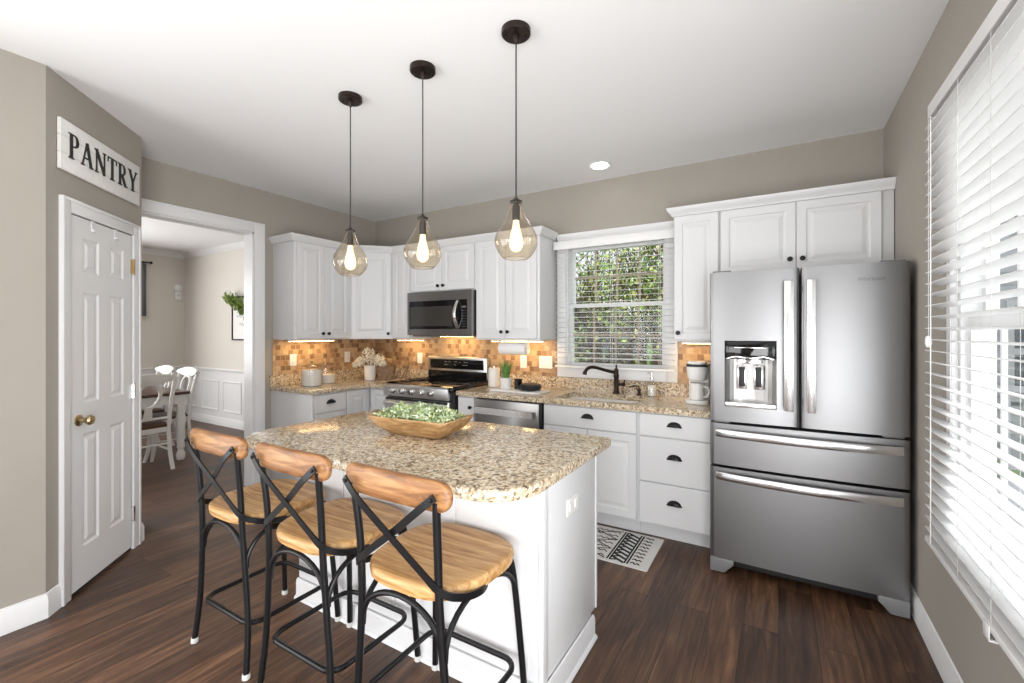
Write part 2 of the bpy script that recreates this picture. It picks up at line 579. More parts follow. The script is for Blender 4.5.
        f = (L, L + 1, L + 2, L + 3)
        fs.append(f[::-1] if flip else f)
        return self.add(vs, fs)

    def sweep(self, path, prof, z=0.0, side=1, closed=False):
        """profile [(out, up)] swept along a plan polyline with mitred corners; out is to the right of travel for side=1"""
        n = len(path)
        P = [Vector((p[0], p[1])) for p in path]
        vs = []
        for i in range(n):
            d1 = (P[i] - P[i - 1]).normalized() if (i > 0 or closed) else None
            d2 = (P[(i + 1) % n] - P[i]).normalized() if (i < n - 1 or closed) else None
            if d1 is None: d1 = d2
            if d2 is None: d2 = d1
            n1 = Vector((d1.y, -d1.x)) * side
            n2 = Vector((d2.y, -d2.x)) * side
            b = n1 + n2
            b = b / max(1e-6, (1 + n1.dot(n2)))
            for o, u in prof:
                vs.append((P[i].x + b.x * o, P[i].y + b.y * o, z + u))
        m = len(prof)
        fs = []
        for i in range(n if closed else n - 1):
            j = (i + 1) % n
            for k in range(m):
                k2 = (k + 1) % m
                fs.append((i * m + k, j * m + k, j * m + k2, i * m + k2))
        if not closed:
            fs.append(tuple(range(m)))
            fs.append(tuple((n - 1) * m + k for k in range(m - 1, -1, -1)))
        return self.add(vs, fs)

    def build(self, name, mats, parent=None, bevel=0.0, seg=2, smooth=True, ang=32, loc=None, mods=None):
        if not isinstance(mats, (list, tuple)):
            mats = [mats]
        if parent is not None:
            off = Vector(ROOT.get(parent.name, (0, 0, 0)))
        elif loc is not None:
            off = Vector(loc)
        elif self.v:
            xs = [p.x for p in self.v]; ys = [p.y for p in self.v]; zs = [p.z for p in self.v]
            off = Vector(((min(xs) + max(xs)) / 2, (min(ys) + max(ys)) / 2, min(zs)))
        me = bpy.data.meshes.new(name)
        bm = bmesh.new()
        vv = [bm.verts.new(p - off) for p in self.v]
        for f, mi in zip(self.f, self.mi):
            try:
                fc = bm.faces.new([vv[i] for i in f])
                fc.material_index = mi
            except ValueError:
                pass
        bmesh.ops.recalc_face_normals(bm, faces=bm.faces)
        if bevel:
            es = [e for e in bm.edges if len(e.link_faces) == 2 and e.calc_face_angle(0) > R(40)]
            try:
                bmesh.ops.bevel(bm, geom=es, offset=bevel, segments=seg, affect='EDGES', profile=0.5, clamp_overlap=True)
            except Exception:
                pass
        if smooth:
            for fc in bm.faces:
                fc.smooth = True
            for e in bm.edges:
                if len(e.link_faces) == 2 and e.calc_face_angle(0) > R(ang):
                    e.smooth = False
        bm.to_mesh(me)
        bm.free()
        for m in mats:
            me.materials.append(m)
        o = bpy.data.objects.new(name, me)
        COL.objects.link(o)
        if parent is not None:
            o.parent = parent
            ROOT[o.name] = tuple(off)
        else:
            o.location = off
            ROOT[o.name] = tuple(off)
        return o


ROOT = {}


def tag(o, label=None, cat=None, group=None, kind=None):
    if label: o['label'] = label
    if cat: o['category'] = cat
    if group: o['group'] = group
    if kind: o['kind'] = kind
    return o


def thing(name, label, cat, loc, group=None):
    o = bpy.data.objects.new(name, None)
    o.empty_display_size = 0.1
    COL.objects.link(o)
    o.location = loc
    ROOT[o.name] = tuple(loc)
    return tag(o, label, cat, group)


def structure(mb, name, mat, parent=None, label=None, **k):
    o = mb.build(name, mat, parent, **k)
    if parent is None:
        o['kind'] = 'structure'
    if label:
        o['label'] = label
    return o


def copy_tree(o, parent=None):
    c = o.copy()
    COL.objects.link(c)
    if parent is not None:
        c.parent = parent
    for ch in list(o.children):
        copy_tree(ch, c)
    return c


def spline(pts, sub=6, closed=False):
    P = [Vector(p) for p in pts]
    out = []
    n = len(P)
    rng = n if closed else n - 1
    for i in range(rng):
        if closed:
            a, b, c, d = P[(i - 1) % n], P[i], P[(i + 1) % n], P[(i + 2) % n]
        else:
            a, b, c, d = P[max(i - 1, 0)], P[i], P[i + 1], P[min(i + 2, n - 1)]
        for k in range(sub):
            t = k / sub
            out.append(0.5 * ((2 * b) + (c - a) * t + (2 * a - 5 * b + 4 * c - d) * t * t + (3 * b - a - 3 * c + d) * t ** 3))
    if not closed:
        out.append(P[-1])
    return out


def rrect(x0, x1, y0, y1, radii, n=8):
    """rounded rectangle polygon ccw from (x0,y0); radii order: (x0,y0),(x1,y0),(x1,y1),(x0,y1)"""
    cs = [(x0, y0, 180), (x1, y0, 270), (x1, y1, 0), (x0, y1, 90)]
    out = []
    for (cx, cy, a), r in zip(cs, radii):
        if r <= 0:
            out.append((cx, cy)); continue
        ox = cx + (r if cx == x0 else -r)
        oy = cy + (r if cy == y0 else -r)
        for k in range(n + 1):
            t = R(a + 90 * k / n)
            out.append((ox + r * math.cos(t), oy + r * math.sin(t)))
    return out


def leaf_quads(mb, c, nrm, L, W):
    """one small folded leaf"""
    nrm = Vector(nrm).normalized()
    a = nrm.orthogonal().normalized()
    a = Matrix.Rotation(random.uniform(0, 6.283), 3, nrm) @ a
    b = nrm.cross(a)
    c = Vector(c)
    mb.add([c, c + a * L * 0.5 + b * W * 0.5 + nrm * L * 0.06, c + a * L, c + a * L * 0.5 - b * W * 0.5 + nrm * L * 0.06], [(0, 1, 2, 3)])


def rand_dir():
    while True:
        v = Vector((random.uniform(-1, 1), random.uniform(-1, 1), random.uniform(-1, 1)))
        if 0.05 < v.length < 1:
            return v.normalized()


# ================================================================= SETTING
ZC = 2.74
YB = 3.73          # window wall
XR = 0.585         # right wall
XD = -4.12         # wall with the wide opening to the dining room
XL = -3.12         # left wall
YDN = 3.60         # dining room wall
XF = -8.50         # dining room far wall

structure(MB().box(-9.2, 0.735, -3.6, 3.9, -0.1, 0), 'floor', M['floor'], smooth=False)
structure(MB().box(-9.2, 0.735, -3.6, 3.9, ZC, ZC + 0.1), 'ceiling', M['ceiling'], smooth=False)

# window wall, with the opening over the sink
WX0, WX1, WZ0, WZ1 = -1.655, -0.775, 1.10, 2.20
w = MB()
w.box(-4.24, WX0, YB, YB + 0.15, 0, ZC); w.box(WX1, XR + 0.15, YB, YB + 0.15, 0, ZC)
w.box(WX0, WX1, YB, YB + 0.15, 0, WZ0); w.box(WX0, WX1, YB, YB + 0.15, WZ1, ZC)
structure(w, 'wall_back', M['wall'], smooth=False)
# right wall with a big window
RY0, RY1, RZ0, RZ1 = 0.75, 2.33, 0.66, 2.24
w = MB()
w.box(XR, XR + 0.10, -3.6, -2.0, 0, ZC); w.box(XR, XR + 0.10, -2.0, 0.45, 2.1, ZC); w.box(XR, XR + 0.10, 0.45, RY0, 0, ZC); w.box(XR, XR + 0.10, RY1, YB, 0, ZC)  # unseen opening beside the window is added for the right fill lamp
w.box(XR, XR + 0.10, RY0, RY1, 0, RZ0); w.box(XR, XR + 0.10, RY0, RY1, RZ1, ZC)
structure(w, 'wall_right', M['wall'], smooth=False)
# wall behind the photographer with an unseen opening added for the rear fill lamp
w = MB()
w.box(-9.2, -3.08, -3.6, -3.45, 0, ZC); w.box(-1.5, XR + 0.15, -3.6, -3.45, 0, ZC); w.box(-3.08, -1.5, -3.6, -3.45, 2.25, ZC)
structure(w, 'wall_rear', M['wall'], smooth=False)
# left wall, angled pantry wall and its return: one continuous plastered run of three walls
s2 = math.sqrt(0.5)
P1 = Vector((XL, 0.718)); P2 = Vector((XL - 0.85 * s2, 0.718 + 0.85 * s2))
structure(MB().box(XL - 0.12, XL, 0.32, P1.y, 0, ZC).box(XL - 0.12, XL, -3.6, -2.5, 0, ZC).box(XL - 0.12, XL, -2.5, 0.32, 2.25, ZC), 'wall_left', M['wall'], smooth=False)  # unseen opening added to let in the left fill lamp
structure(MB().prism([P1, P2, (P2.x - 0.06, P2.y - 0.10), (P1.x - 0.12, P1.y - 0.05)], 0, ZC), 'wall_pantry', M['wall'], smooth=False)
structure(MB().prism([P2, (XD, P2.y), (XD, P2.y - 0.1), (P2.x - 0.06, P2.y - 0.1)], 0, ZC), 'wall_pantry_side', M['wall'], smooth=False)
# wall with the opening
OY0, OY1, OZ = 1.415, 2.30, 2.335
w = MB()
w.box(XD - 0.12, XD, -3.6, OY0, 0, ZC); w.box(XD - 0.12, XD, OY1, YB, 0, ZC); w.box(XD - 0.12, XD, OY0, OY1, OZ, ZC)
structure(w, 'wall_doorway', M['wall'], smooth=False)
# dining room
structure(MB().box(-9.2, XD - 0.12, YDN, YDN + 0.15, 0, ZC), 'wall_dining_side', M['dwall'], smooth=False)
w = MB()
w.box(XF - 0.15, XF, -3.6, 0.1, 0, ZC); w.box(XF - 0.15, XF, 1.7, YDN, 0, ZC); w.box(XF - 0.15, XF, 0.1, 1.7, 0, 0.9); w.box(XF - 0.15, XF, 0.1, 1.7, 2.3, ZC)
structure(w, 'wall_dining_far', M['dwall'], smooth=False)

# backsplash tile (a thin tiled facing)
bs = MB()
bs.box(XD + 0.0105, -1.75, YB - 0.010, YB - 0.0005, 1.015, 1.375)
bs.box(-0.685, -0.36, YB - 0.010, YB - 0.0005, 1.015, 1.375)
structure(bs, 'trim_1', M['tile_x'], label='tan stone mosaic backsplash under the wall cabinets', smooth=False)
structure(MB().box(XD + 0.0005, XD + 0.010, 2.47, YB - 0.0005, 1.015, 1.375), 'trim_2', M['tile_y'], label='tan stone mosaic backsplash on the opening wall', smooth=False)

# baseboards
BB = [(0, 0), (0.014, 0), (0.014, 0.095), (0.009, 0.105), (0.007, 0.118), (0, 0.122)]
b = MB(); b.sweep([(XR, 0.47), (XR, YB - 0.02)], BB, 0.001, side=-1)
structure(b, 'baseboard_right', M['trim'])
b = MB(); b.sweep([(XL, 0.33), tuple(P1), tuple(P1 + (P2 - P1).normalized() * 0.085)], BB, 0.001, side=1)
structure(b, 'baseboard_left', M['trim'])
b = MB(); b.sweep([tuple(P1 + (P2 - P1).normalized() * 0.825), tuple(P2), (XD + 0.02, P2.y)], BB, 0.001, side=1)
structure(b, 'baseboard_pantry', M['trim'])
BBD = [(0, 0), (0.018, 0), (0.018, 0.11), (0.010, 0.125), (0, 0.13)]
b = MB(); b.sweep([(XF, -3.0), (XF, YDN), (XD - 0.14, YDN)], BBD, 0.001, side=1)
structure(b, 'baseboard_dining', M['trim'])

# doorway casing: jamb lining and flat casing
t = MB()
cw = 0.088
t.box(XD, XD + 0.02, OY1 - 0.004, OY1 + cw, 0, OZ + cw)
t.box(XD, XD + 0.02, OY0 - cw, OY0 + 0.004, 0, OZ + cw)
t.box(XD, XD + 0.0199, OY0 + 0.004, OY1 - 0.004, OZ - 0.004, OZ + cw)
t.box(XD + 0.02, XD + 0.026, OY1 + cw - 0.022, OY1 + cw, 0, OZ + cw)
t.box(XD + 0.02, XD + 0.026, OY0 - cw, OY1 + cw - 0.022, OZ + cw - 0.022, OZ + cw)
structure(t, 'trim_3', M['trim'], label='white casing around the dining room opening', bevel=0.003)
t = MB()
t.box(XD - 0.135, XD + 0.002, OY1 - 0.016, OY1 + 0.002, 0.001, OZ)
t.box(XD - 0.135, XD + 0.002, OY0 - 0.002, OY0 + 0.016, 0.001, OZ)
t.box(XD - 0.135, XD + 0.002, OY0 - 0.002, OY1 + 0.002, OZ - 0.016, OZ + 0.002)
structure(t, 'trim_4', M['trim'], label='white jamb lining of the dining room opening', smooth=False)

# dining room wainscot, chair rail and crown
t = MB()
t.box(XF, XD - 0.12, YDN - 0.008, YDN - 0.0005, 0.12, 0.80)
t.box(XF + 0.0005, XF + 0.008, -2.0, YDN - 0.008, 0.12, 0.80)
structure(t, 'trim_5', M['trim'], label='white wainscot below the chair rail', smooth=False)
CR = [(0, 0), (0.012, 0.0), (0.014, 0.03), (0.03, 0.042), (0.034, 0.058), (0.026, 0.07), (0, 0.072)]
t = MB(); t.sweep([(XF, -3.0), (XF, YDN), (XD - 0.14, YDN)], CR, 0.80, side=1)
structure(t, 'trim_6', M['trim'], label='white chair rail in the dining room')
CRN = [(0, 0), (0.010, 0.0), (0.016, 0.016), (0.036, 0.036), (0.056, 0.068), (0.064, 0.084), (0, 0.084)]
t = MB(); t.sweep([(XF, -3.0), (XF, YDN), (XD - 0.14, YDN)], CRN, ZC - 0.085, side=1)
structure(t, 'trim_7', M['trim'], label='white crown moulding in the dining room')
t = MB()
x = -7.92
pw, pgap = 0.53, 0.105
for i in range(-1, 6):
    xa = -7.92 + i * (pw + pgap)
    t.nested((xa, YDN - 0.008, 0.22), (1, 0, 0), (0, 0, 1), (0, -1, 0), pw, 0.47, [(0, 0), (0, 0.008), (0.012, 0.014), (0.026, 0.008), (0.03, 0.0005)])
for i in range(3):
    ya = YDN - 0.12 - pw - i * (pw + pgap)
    t.nested((XF + 0.008, ya, 0.22), (0, 1, 0), (0, 0, 1), (1, 0, 0), pw, 0.47, [(0, 0), (0, 0.008), (0.012, 0.014), (0.026, 0.008), (0.03, 0.0005)])
structure(t, 'trim_8', M['trim'], label='white picture frame mouldings on the wainscot')

# ---------------------------------------------------------------- pantry door
PU = Vector((-s2, s2, 0)); PN = Vector((s2, s2, 0)); PV = Vector((0, 0, 1))
PO = Vector((P1.x, P1.y, 0))


def ppt(u, z, d=0.0):
    return PO + PU * u + PV * z + PN * d


door = bpy.data.objects.new('door_1', None); COL.objects.link(door)
door.location = ppt(0.42, 0); ROOT['door_1'] = tuple(door.location)
tag(door, 'white six panel pantry door with brass knob', kind='structure')
cas = MB()
c0, c1, c2, c3 = 0.083, 0.150, 0.712, 0.800
ztop = 2.05
for (ua, ub, za, zb) in ((c0, c1, 0.001, ztop + 0.075), (c2 + 0.012, c3, 0.001, ztop + 0.075), (c1, c2 + 0.012, ztop, ztop + 0.0749)):
    cas.frame_prism(PO, PU, PV, PN, [(ua, za), (ub, za), (ub, zb), (ua, zb)], 0.0005, 0.018)
for (ua, ub, za, zb) in ((c0, c0 + 0.018, 0.001, ztop + 0.075), (c3 - 0.018, c3, 0.001, ztop + 0.075), (c0 + 0.018, c3 - 0.018, ztop + 0.058, ztop + 0.0749)):
    cas.frame_prism(PO, PU, PV, PN, [(ua, za), (ub, za), (ub, zb), (ua, zb)], 0.018, 0.024)
cas.build('casing', M['trim'], door, bevel=0.002)
# dark sheet behind the slab, painting the shade in the door gaps
MB().frame_prism(PO, PU, PV, PN, [(c1, 0.001), (c2 + 0.012, 0.001), (c2 + 0.012, ztop), (c1, ztop)], 0.0004, 0.0012).build('painted_gap', M['gap'], door)
slab = MB()
d0, d1 = 0.153, 0.709
zb, zt = 0.022, 2.043
us = [d0, 0.250, 0.388, 0.488, 0.625, d1]
zs = [zb, 0.235, 0.855, 1.025, 1.635, 1.745, 1.935, zt]
T = 0.010
for i in range(5):
    for j in range(7):
        ua, ub, za, zc_ = us[i], us[i + 1], zs[j], zs[j + 1]
        if i in (1, 3) and j in (1, 3, 5):
            slab.nested(ppt(ua, za, 0), PU, PV, PN, ub - ua, zc_ - za, [(0, T), (0.012, T - 0.007), (0.022, T - 0.007), (0.040, T - 0.001)])
        else:
            slab.add([ppt(ua, za, T), ppt(ub, za, T), ppt(ub, zc_, T), ppt(ua, zc_, T)], [(0, 1, 2, 3)])
for (a, b_) in (((d0, zb), (d1, zb)), ((d1, zb), (d1, zt)), ((d1, zt), (d0, zt)), ((d0, zt), (d0, zb))):
    slab.add([ppt(*a, T), ppt(*b_, T), ppt(*b_, 0.0014), ppt(*a, 0.0014)], [(0, 1, 2, 3)])
slab.build('slab', M['trim'], door, smooth=False)
kn = MB()
kn.lathe([(0.031, 0.0), (0.031, 0.006), (0.014, 0.012), (0.011, 0.03), (0.016, 0.036), (0.026, 0.045), (0.028, 0.056), (0.022, 0.066), (0.0, 0.069)], ppt(0.214, 0.937, T), PN, 22)
tag(kn.build('door_knob', M['brass'], door), 'round brass knob')
for hz in (1.843, 1.035, 0.236):
    h = MB()
    h.frame_prism(PO, PU, PV, PN, [(0.700, hz - 0.045), (0.734, hz - 0.045), (0.734, hz + 0.045), (0.700, hz + 0.045)], T, 0.0195)
    h.tube([ppt(0.716, hz - 0.05, 0.022), ppt(0.716, hz + 0.05, 0.022)], 0.006, 8)
    tag(h.build('hinge', M['brass'] if hz > 1.5 else M['chrome'], door), 'brass hinge' if hz > 1.5 else 'silver hinge')
for i, (u, l) in enumerate(((0.33, 'white over-door hook strap nearer the knob edge of the pantry door'), (0.54, 'white over-door hook strap nearer the hinges of the pantry door'))):
    h = MB()
    h.frame_prism(PO, PU, PV, PN, [(u - 0.014, 1.985), (u + 0.014, 1.985), (u + 0.014, 2.046), (u - 0.014, 2.046)], T + 0.0005, T + 0.004)
    h.frame_prism(PO, PU, PV, PN, [(u - 0.014, 1.985), (u + 0.014, 1.985), (u + 0.014, 1.997), (u - 0.014, 1.997)], T + 0.004, T + 0.016)
    tag(h.build('door_hook', M['trim'], bevel=0.001), l, 'hook', 'over-door hooks')

# pantry sign
sg = thing('pantry_sign', 'whitewashed plank sign reading PANTRY above the pantry door', 'sign', ppt(0.455, 2.266, 0.001))
for k in range(3):
    za = 2.258 + k * 0.0878
    p = MB()
    p.frame_prism(PO, PU, PV, PN, [(0.068, za), (0.786, za), (0.786, za + 0.0855), (0.068, za + 0.0855)], 0.004, 0.020)
    p.build('board', M['sign_white'], sg, bevel=0.0015)
MB().frame_prism(PO, PU, PV, PN, [(0.073, 2.262), (0.781, 2.262), (0.781, 2.516), (0.073, 2.516)], 0.001, 0.0045).build('backing', M['gray_wood'], sg)


def letter(ch):
    """serif capitals on a unit-high cell: list of polygons"""
    out = []
    S, t_, sf = 0.17, 0.07, 0.05

    def bar(a, b_, wd):
        a, b_ = Vector(a), Vector(b_)
        d = (b_ - a).normalized(); n = Vector((-d.y, d.x)) * wd / 2
        out.append([tuple(a + n), tuple(a - n), tuple(b_ - n), tuple(b_ + n)])

    def serif(x, y, wdt=0.30):
        out.append([(x - wdt / 2, y - sf / 2), (x + wdt / 2, y - sf / 2), (x + wdt / 2, y + sf / 2), (x - wdt / 2, y + sf / 2)])

    def bowl(cx, cy, rx, ry, x0, wd):
        n = 10
        pts_o, pts_i = [], []
        for k in range(n + 1):
            a = R(90 - 180 * k / n)
            pts_o.append((cx + rx * math.cos(a), cy + ry * math.sin(a)))
            pts_i.append((cx + (rx - wd) * math.cos(a), cy + (ry - sf) * math.sin(a)))
        for k in range(n):
            out.append([pts_o[k], pts_o[k + 1], pts_i[k + 1], pts_i[k]])
        out.append([(x0, cy + ry), (cx, cy + ry), (cx, cy + ry - sf), (x0, cy + ry - sf)])
        out.append([(x0, cy - ry), (cx, cy - ry), (cx, cy - ry + sf), (x0, cy - ry + sf)])
    if ch == 'P' or ch == 'R':
        bar((0.17, 0), (0.17, 1), S); serif(0.17, 0.025, 0.34)
        serif(0.10, 0.975, 0.22)
        bowl(0.40, 0.745, 0.26, 0.255, 0.17, 0.15)
        w_ = 0.68
        if ch == 'R':
            bar((0.36, 0.50), (0.66, 0.02), S); serif(0.72, 0.025, 0.2); w_ = 0.82
    elif ch == 'A':
        bar((0.10, 0.02), (0.42, 0.98), t_); bar((0.72, 0.02), (0.42, 0.98), S)
        out.append([(0.2, 0.30), (0.62, 0.30), (0.62, 0.36), (0.2, 0.36)])
        serif(0.11, 0.025, 0.22); serif(0.73, 0.025, 0.28); w_ = 0.86
    elif ch == 'N':
        bar((0.13, 0), (0.13, 1), t_ + 0.01); bar((0.74, 0), (0.74, 1), t_ + 0.01); bar((0.12, 0.99), (0.74, 0.02), S)
        serif(0.13, 0.025, 0.24); serif(0.08, 0.975, 0.2); serif(0.74, 0.975, 0.24); w_ = 0.88
    elif ch == 'T':
        bar((0.37, 0), (0.37, 1), S); serif(0.37, 0.025, 0.34); serif(0.37, 0.97, 0.74)
        out.append([(0.0, 0.97), (0.05, 0.97), (0.03, 0.76), (0.0, 0.76)]); out.append([(0.69, 0.97), (0.74, 0.97), (0.74, 0.76), (0.71, 0.76)])
        w_ = 0.74
    elif ch == 'Y':
        bar((0.40, 0), (0.40, 0.46), S); bar((0.11, 0.98), (0.40, 0.42), S); bar((0.72, 0.98), (0.42, 0.42), t_)
        serif(0.40, 0.025, 0.32); serif(0.11, 0.975, 0.28); serif(0.72, 0.975, 0.22); w_ = 0.84
    return out, w_


letters = [letter(c) for c in 'PANTRY']
tot = sum(w_ for _, w_ in letters) + 0.14 * 5
HT = 0.132
sc = (0.752 - 0.122) / (tot * HT)
u = 0.122
for c, (polys, w_) in zip('PANTRY', letters):
    lm = MB()
    for i, pl in enumerate(polys):
        lm.frame_prism(PO, PU, PV, PN, [(u + a * HT * sc, 2.332 + b_ * HT) for a, b_ in pl], 0.0195, 0.0245 + 0.00004 * (i % 5))
    lm.build('letter', M['sign_black'], sg, smooth=False)
    u += (w_ + 0.14) * HT * sc

# ---------------------------------------------------------------- window over the sink
win = bpy.data.objects.new('window_1', None); COL.objects.link(win)
win.location = (-1.215, YB, 1.02); ROOT['window_1'] = tuple(win.location)
tag(win, 'white double hung window over the sink', kind='structure')
c = MB()
c.box(-1.735, WX0 + 0.004, YB - 0.02, YB - 0.0005, 1.018, 2.20)
c.box(WX1 - 0.004, -0.688, YB - 0.02, YB - 0.0005, 1.018, 2.20)
c.box(WX0 + 0.004, WX1 - 0.004, YB - 0.02, YB - 0.0005, 1.018, WZ0 + 0.004)
c.build('casing', M['trim'], win, bevel=0.003)
HD = [(0, 0), (0.022, 0), (0.022, 0.055), (0.034, 0.065), (0.045, 0.085), (0.05, 0.10), (0, 0.10)]
c = MB(); c.sweep([(-1.73, YB - 0.0005), (-0.668, YB - 0.0005)], HD, 2.20, side=1)
c.build('header', M['trim'], win)
c = MB()
for (xa, xb, za, zb_) in ((WX0, WX0 + 0.02, WZ0, WZ1), (WX1 - 0.02, WX1, WZ0, WZ1), (WX0 + 0.02, WX1 - 0.02, WZ1 - 0.02, WZ1), (WX0 + 0.02, WX1 - 0.02, WZ0, WZ0 + 0.015)):
    c.box(xa, xb, YB + 0.0005, YB + 0.14, za, zb_)
c.build('jamb', M['trim'], win)
gx0, gx1 = WX0 + 0.02, WX1 - 0.02
for nm, z0, z1, yy in (('upper_sash', 1.645, 2.18, YB + 0.085), ('lower_sash', 1.115, 1.676, YB + 0.045)):
    c = MB()
    fw = 0.027
    c.box(gx0, gx0 + fw, yy, yy + 0.035, z0, z1); c.box(gx1 - fw, gx1, yy, yy + 0.035, z0, z1)
    c.box(gx0 + fw, gx1 - fw, yy, yy + 0.035, z0, z0 + fw); c.box(gx0 + fw, gx1 - fw, yy, yy + 0.035, z1 - fw, z1)
    sash = c.build(nm, M['trim'], win)
    g = MB()
    iw = (gx1 - gx0 - 2 * fw) / 4
    for k in range(1, 4):
        xx = gx0 + fw + iw * k
        g.box(xx - 0.008, xx + 0.008, yy + 0.012, yy + 0.024, z0 + fw, z1 - fw)
    zz = (z0 + z1) / 2
    for k in range(4):
        xa = gx0 + fw + iw * k + (0.008 if k else 0)
        xb = gx0 + fw + iw * (k + 1) - (0.008 if k < 3 else 0)
        g.box(xa, xb, yy + 0.012, yy + 0.024, zz - 0.008, zz + 0.008)
    g.build('grille', M['muntin'], sash)
    MB().box(gx0 + fw, gx1 - fw, yy + 0.017, yy + 0.019, z0 + fw, z1 - fw).build('pane', M['glass'], sash)

# window on the right wall
win2 = bpy.data.objects.new('window_2', None); COL.objects.link(win2)
win2.location = (XR, 1.54, 0.6); ROOT['window_2'] = tuple(win2.location)
tag(win2, 'tall window on the right wall behind white blinds', kind='structure')
c = MB()
c.box(XR - 0.018, XR - 0.0005, RY1 - 0.003, RY1 + 0.06, RZ0 - 0.06, RZ1 + 0.07)
c.box(XR - 0.018, XR - 0.0005, RY0 - 0.06, RY0 + 0.003, RZ0 - 0.06, RZ1 + 0.07)
c.box(XR - 0.018, XR - 0.0005, RY0 + 0.003, RY1 - 0.003, RZ1 - 0.003, RZ1 + 0.07)
c.box(XR - 0.018, XR - 0.0005, RY0 + 0.003, RY1 - 0.003, RZ0 - 0.06, RZ0 + 0.003)
c.build('casing', M['trim'], win2)
c = MB()
c.box(XR + 0.0005, XR + 0.096, RY1 - 0.03, RY1, RZ0, RZ1); c.box(XR + 0.0005, XR + 0.096, RY0, RY0 + 0.03, RZ0, RZ1)
c.box(XR + 0.0005, XR + 0.096, RY0 + 0.03, RY1 - 0.03, RZ1 - 0.03, RZ1); c.box(XR + 0.0005, XR + 0.096, RY0 + 0.03, RY1 - 0.03, RZ0, RZ0 + 0.03)
c.box(XR + 0.015, XR + 0.095, 1.50, 1.58, RZ0 + 0.03, RZ1 - 0.03)
c.build('jamb', M['trim'], win2)
for (ya, yb_) in ((RY0 + 0.03, 1.50), (1.58, RY1 - 0.03)):
    for nm, z0, z1, xx in (('upper_sash', 1.43, RZ1 - 0.03, XR + 0.058), ('lower_sash', RZ0 + 0.03, 1.47, XR + 0.020)):
        c = MB(); fw = 0.036
        c.box(xx, xx + 0.035, ya, ya + fw, z0, z1); c.box(xx, xx + 0.035, yb_ - fw, yb_, z0, z1)
        c.box(xx, xx + 0.035, ya + fw, yb_ - fw, z0, z0 + fw); c.box(xx, xx + 0.035, ya + fw, yb_ - fw, z1 - fw, z1)
        sash = c.build(nm, M['trim'], win2)
        g = MB()
        for k in (1, 2):
            yy = ya + fw + (yb_ - ya - 2 * fw) * k / 3
            g.box(xx + 0.012, xx + 0.024, yy - 0.008, yy + 0.008, z0 + fw, z1 - fw)
        g.build('grille', M['trim'], sash)
        MB().box(xx + 0.017, xx + 0.019, ya + fw, yb_ - fw, z0 + fw, z1 - fw).build('pane', M['glass'], sash)


# ---------------------------------------------------------------- blinds
def slat_poly(c_, dpt, th=0.003, tilt=0.0):
    out = []
    for k in range(7):
        s = -1 + 2 * k / 6
        out.append((s * dpt / 2, 0.0018 * (1 - s * s) + s * tilt))
    return [(a, z + th) for a, z in out][::-1] + out


bl = thing('window_blind', 'white slatted blind hung over the sink window', 'blind', (-1.215, YB - 0.05, 1.10))
BX0, BX1 = -1.732, -0.70
yc = YB - 0.052
MB().box(BX0 - 0.004, BX1 + 0.010, YB - 0.098, YB - 0.082, 2.155, 2.225).build('valance', M['blind'], bl, bevel=0.003)
MB().box(BX0 + 0.002, BX1 - 0.002, YB - 0.078, YB - 0.0255, 2.165, 2.20).build('headrail', M['blind'], bl)
sl = MB()
nz = 23
for k in range(nz):
    z = 1.150 + k * 0.0445
    pl = slat_poly(0, 0.05, 0.0018, 0.0028)
    sl.frame_prism((BX0, yc, z), (0, 1, 0), (0, 0, 1), (1, 0, 0), pl, 0, BX1 - BX0)
sl.build('slats', M['blind'], bl)
MB().box(BX0, BX1, yc - 0.025, yc + 0.025, 1.108, 1.126).build('bottom_rail', M['blind'], bl, bevel=0.003)
for xx in (BX0 + 0.12, (BX0 + BX1) / 2, BX1 - 0.12):
    cm = MB()
    for dy in (-0.027, 0.027):
        cm.tube([(xx, yc + dy, 1.12), (xx, yc + dy, 2.17)], 0.0012, 5)
    cm.build('ladder_cord', M['blind'], bl)

bl2 = thing('window_blind', 'large white slatted blind on the right wall beside the refrigerator', 'blind', (0.54, 1.5, 0.56))
LY0, LY1 = 0.62, 2.418
xc = 0.535
MB().box(0.503, 0.510, LY0, 2.352, 2.252, 2.304).build('valance', M['blind'], bl2, bevel=0.003)
MB().box(0.510, 0.560, 2.345, 2.352, 2.252, 2.304).build('valance_return', M['blind'], bl2, bevel=0.002)
MB().box(0.512, 0.560, LY0, 2.343, 2.258, 2.30).build('headrail', M['blind'], bl2)
sl = MB()
k = 0
z = 0.622
while z < 2.24:
    sl.frame_prism((xc, LY0, z), (1, 0, 0), (0, 0, 1), (0, 1, 0), slat_poly(0, 0.051, tilt=-0.004), 0, LY1 - LY0)
    z += 0.0446
sl.build('slats', M['blind'], bl2)
MB().box(xc - 0.026, xc + 0.026, LY0, LY1, 0.570, 0.592).build('bottom_rail', M['blind'], bl2, bevel=0.003)
for yy in (0.85, 1.30, 1.75, 2.02, 2.325):
    cm = MB()
    for dx in (-0.0285, 0.0285):
        cm.tube([(xc + dx, yy, 0.59), (xc + dx, yy, 2.26)], 0.0009 if yy < 2.3 else 0.0022, 5)
    cm.build('ladder_cord', M['blind'] if yy > 2.3 else M['light_grey'], bl2)
for yy in (1.78,):
    cm = MB()
    cm.box(xc - 0.031, xc - 0.027, yy - 0.022, yy + 0.022, 0.545, 0.59)
    cm.box(xc - 0.031, xc + 0.03, yy - 0.022, yy + 0.022, 0.545, 0.551)
    tag(cm.build('hold_down_bracket', M['trim'], bl2, bevel=0.002), 'small white bracket under the bottom rail')
cm = MB()
cm.lathe([(0.004, 0), (0.009, -0.005), (0.011, -0.03), (0.006, -0.045)], (xc - 0.031, LY1 - 0.075, 1.40), (0, 0, 1), 10)
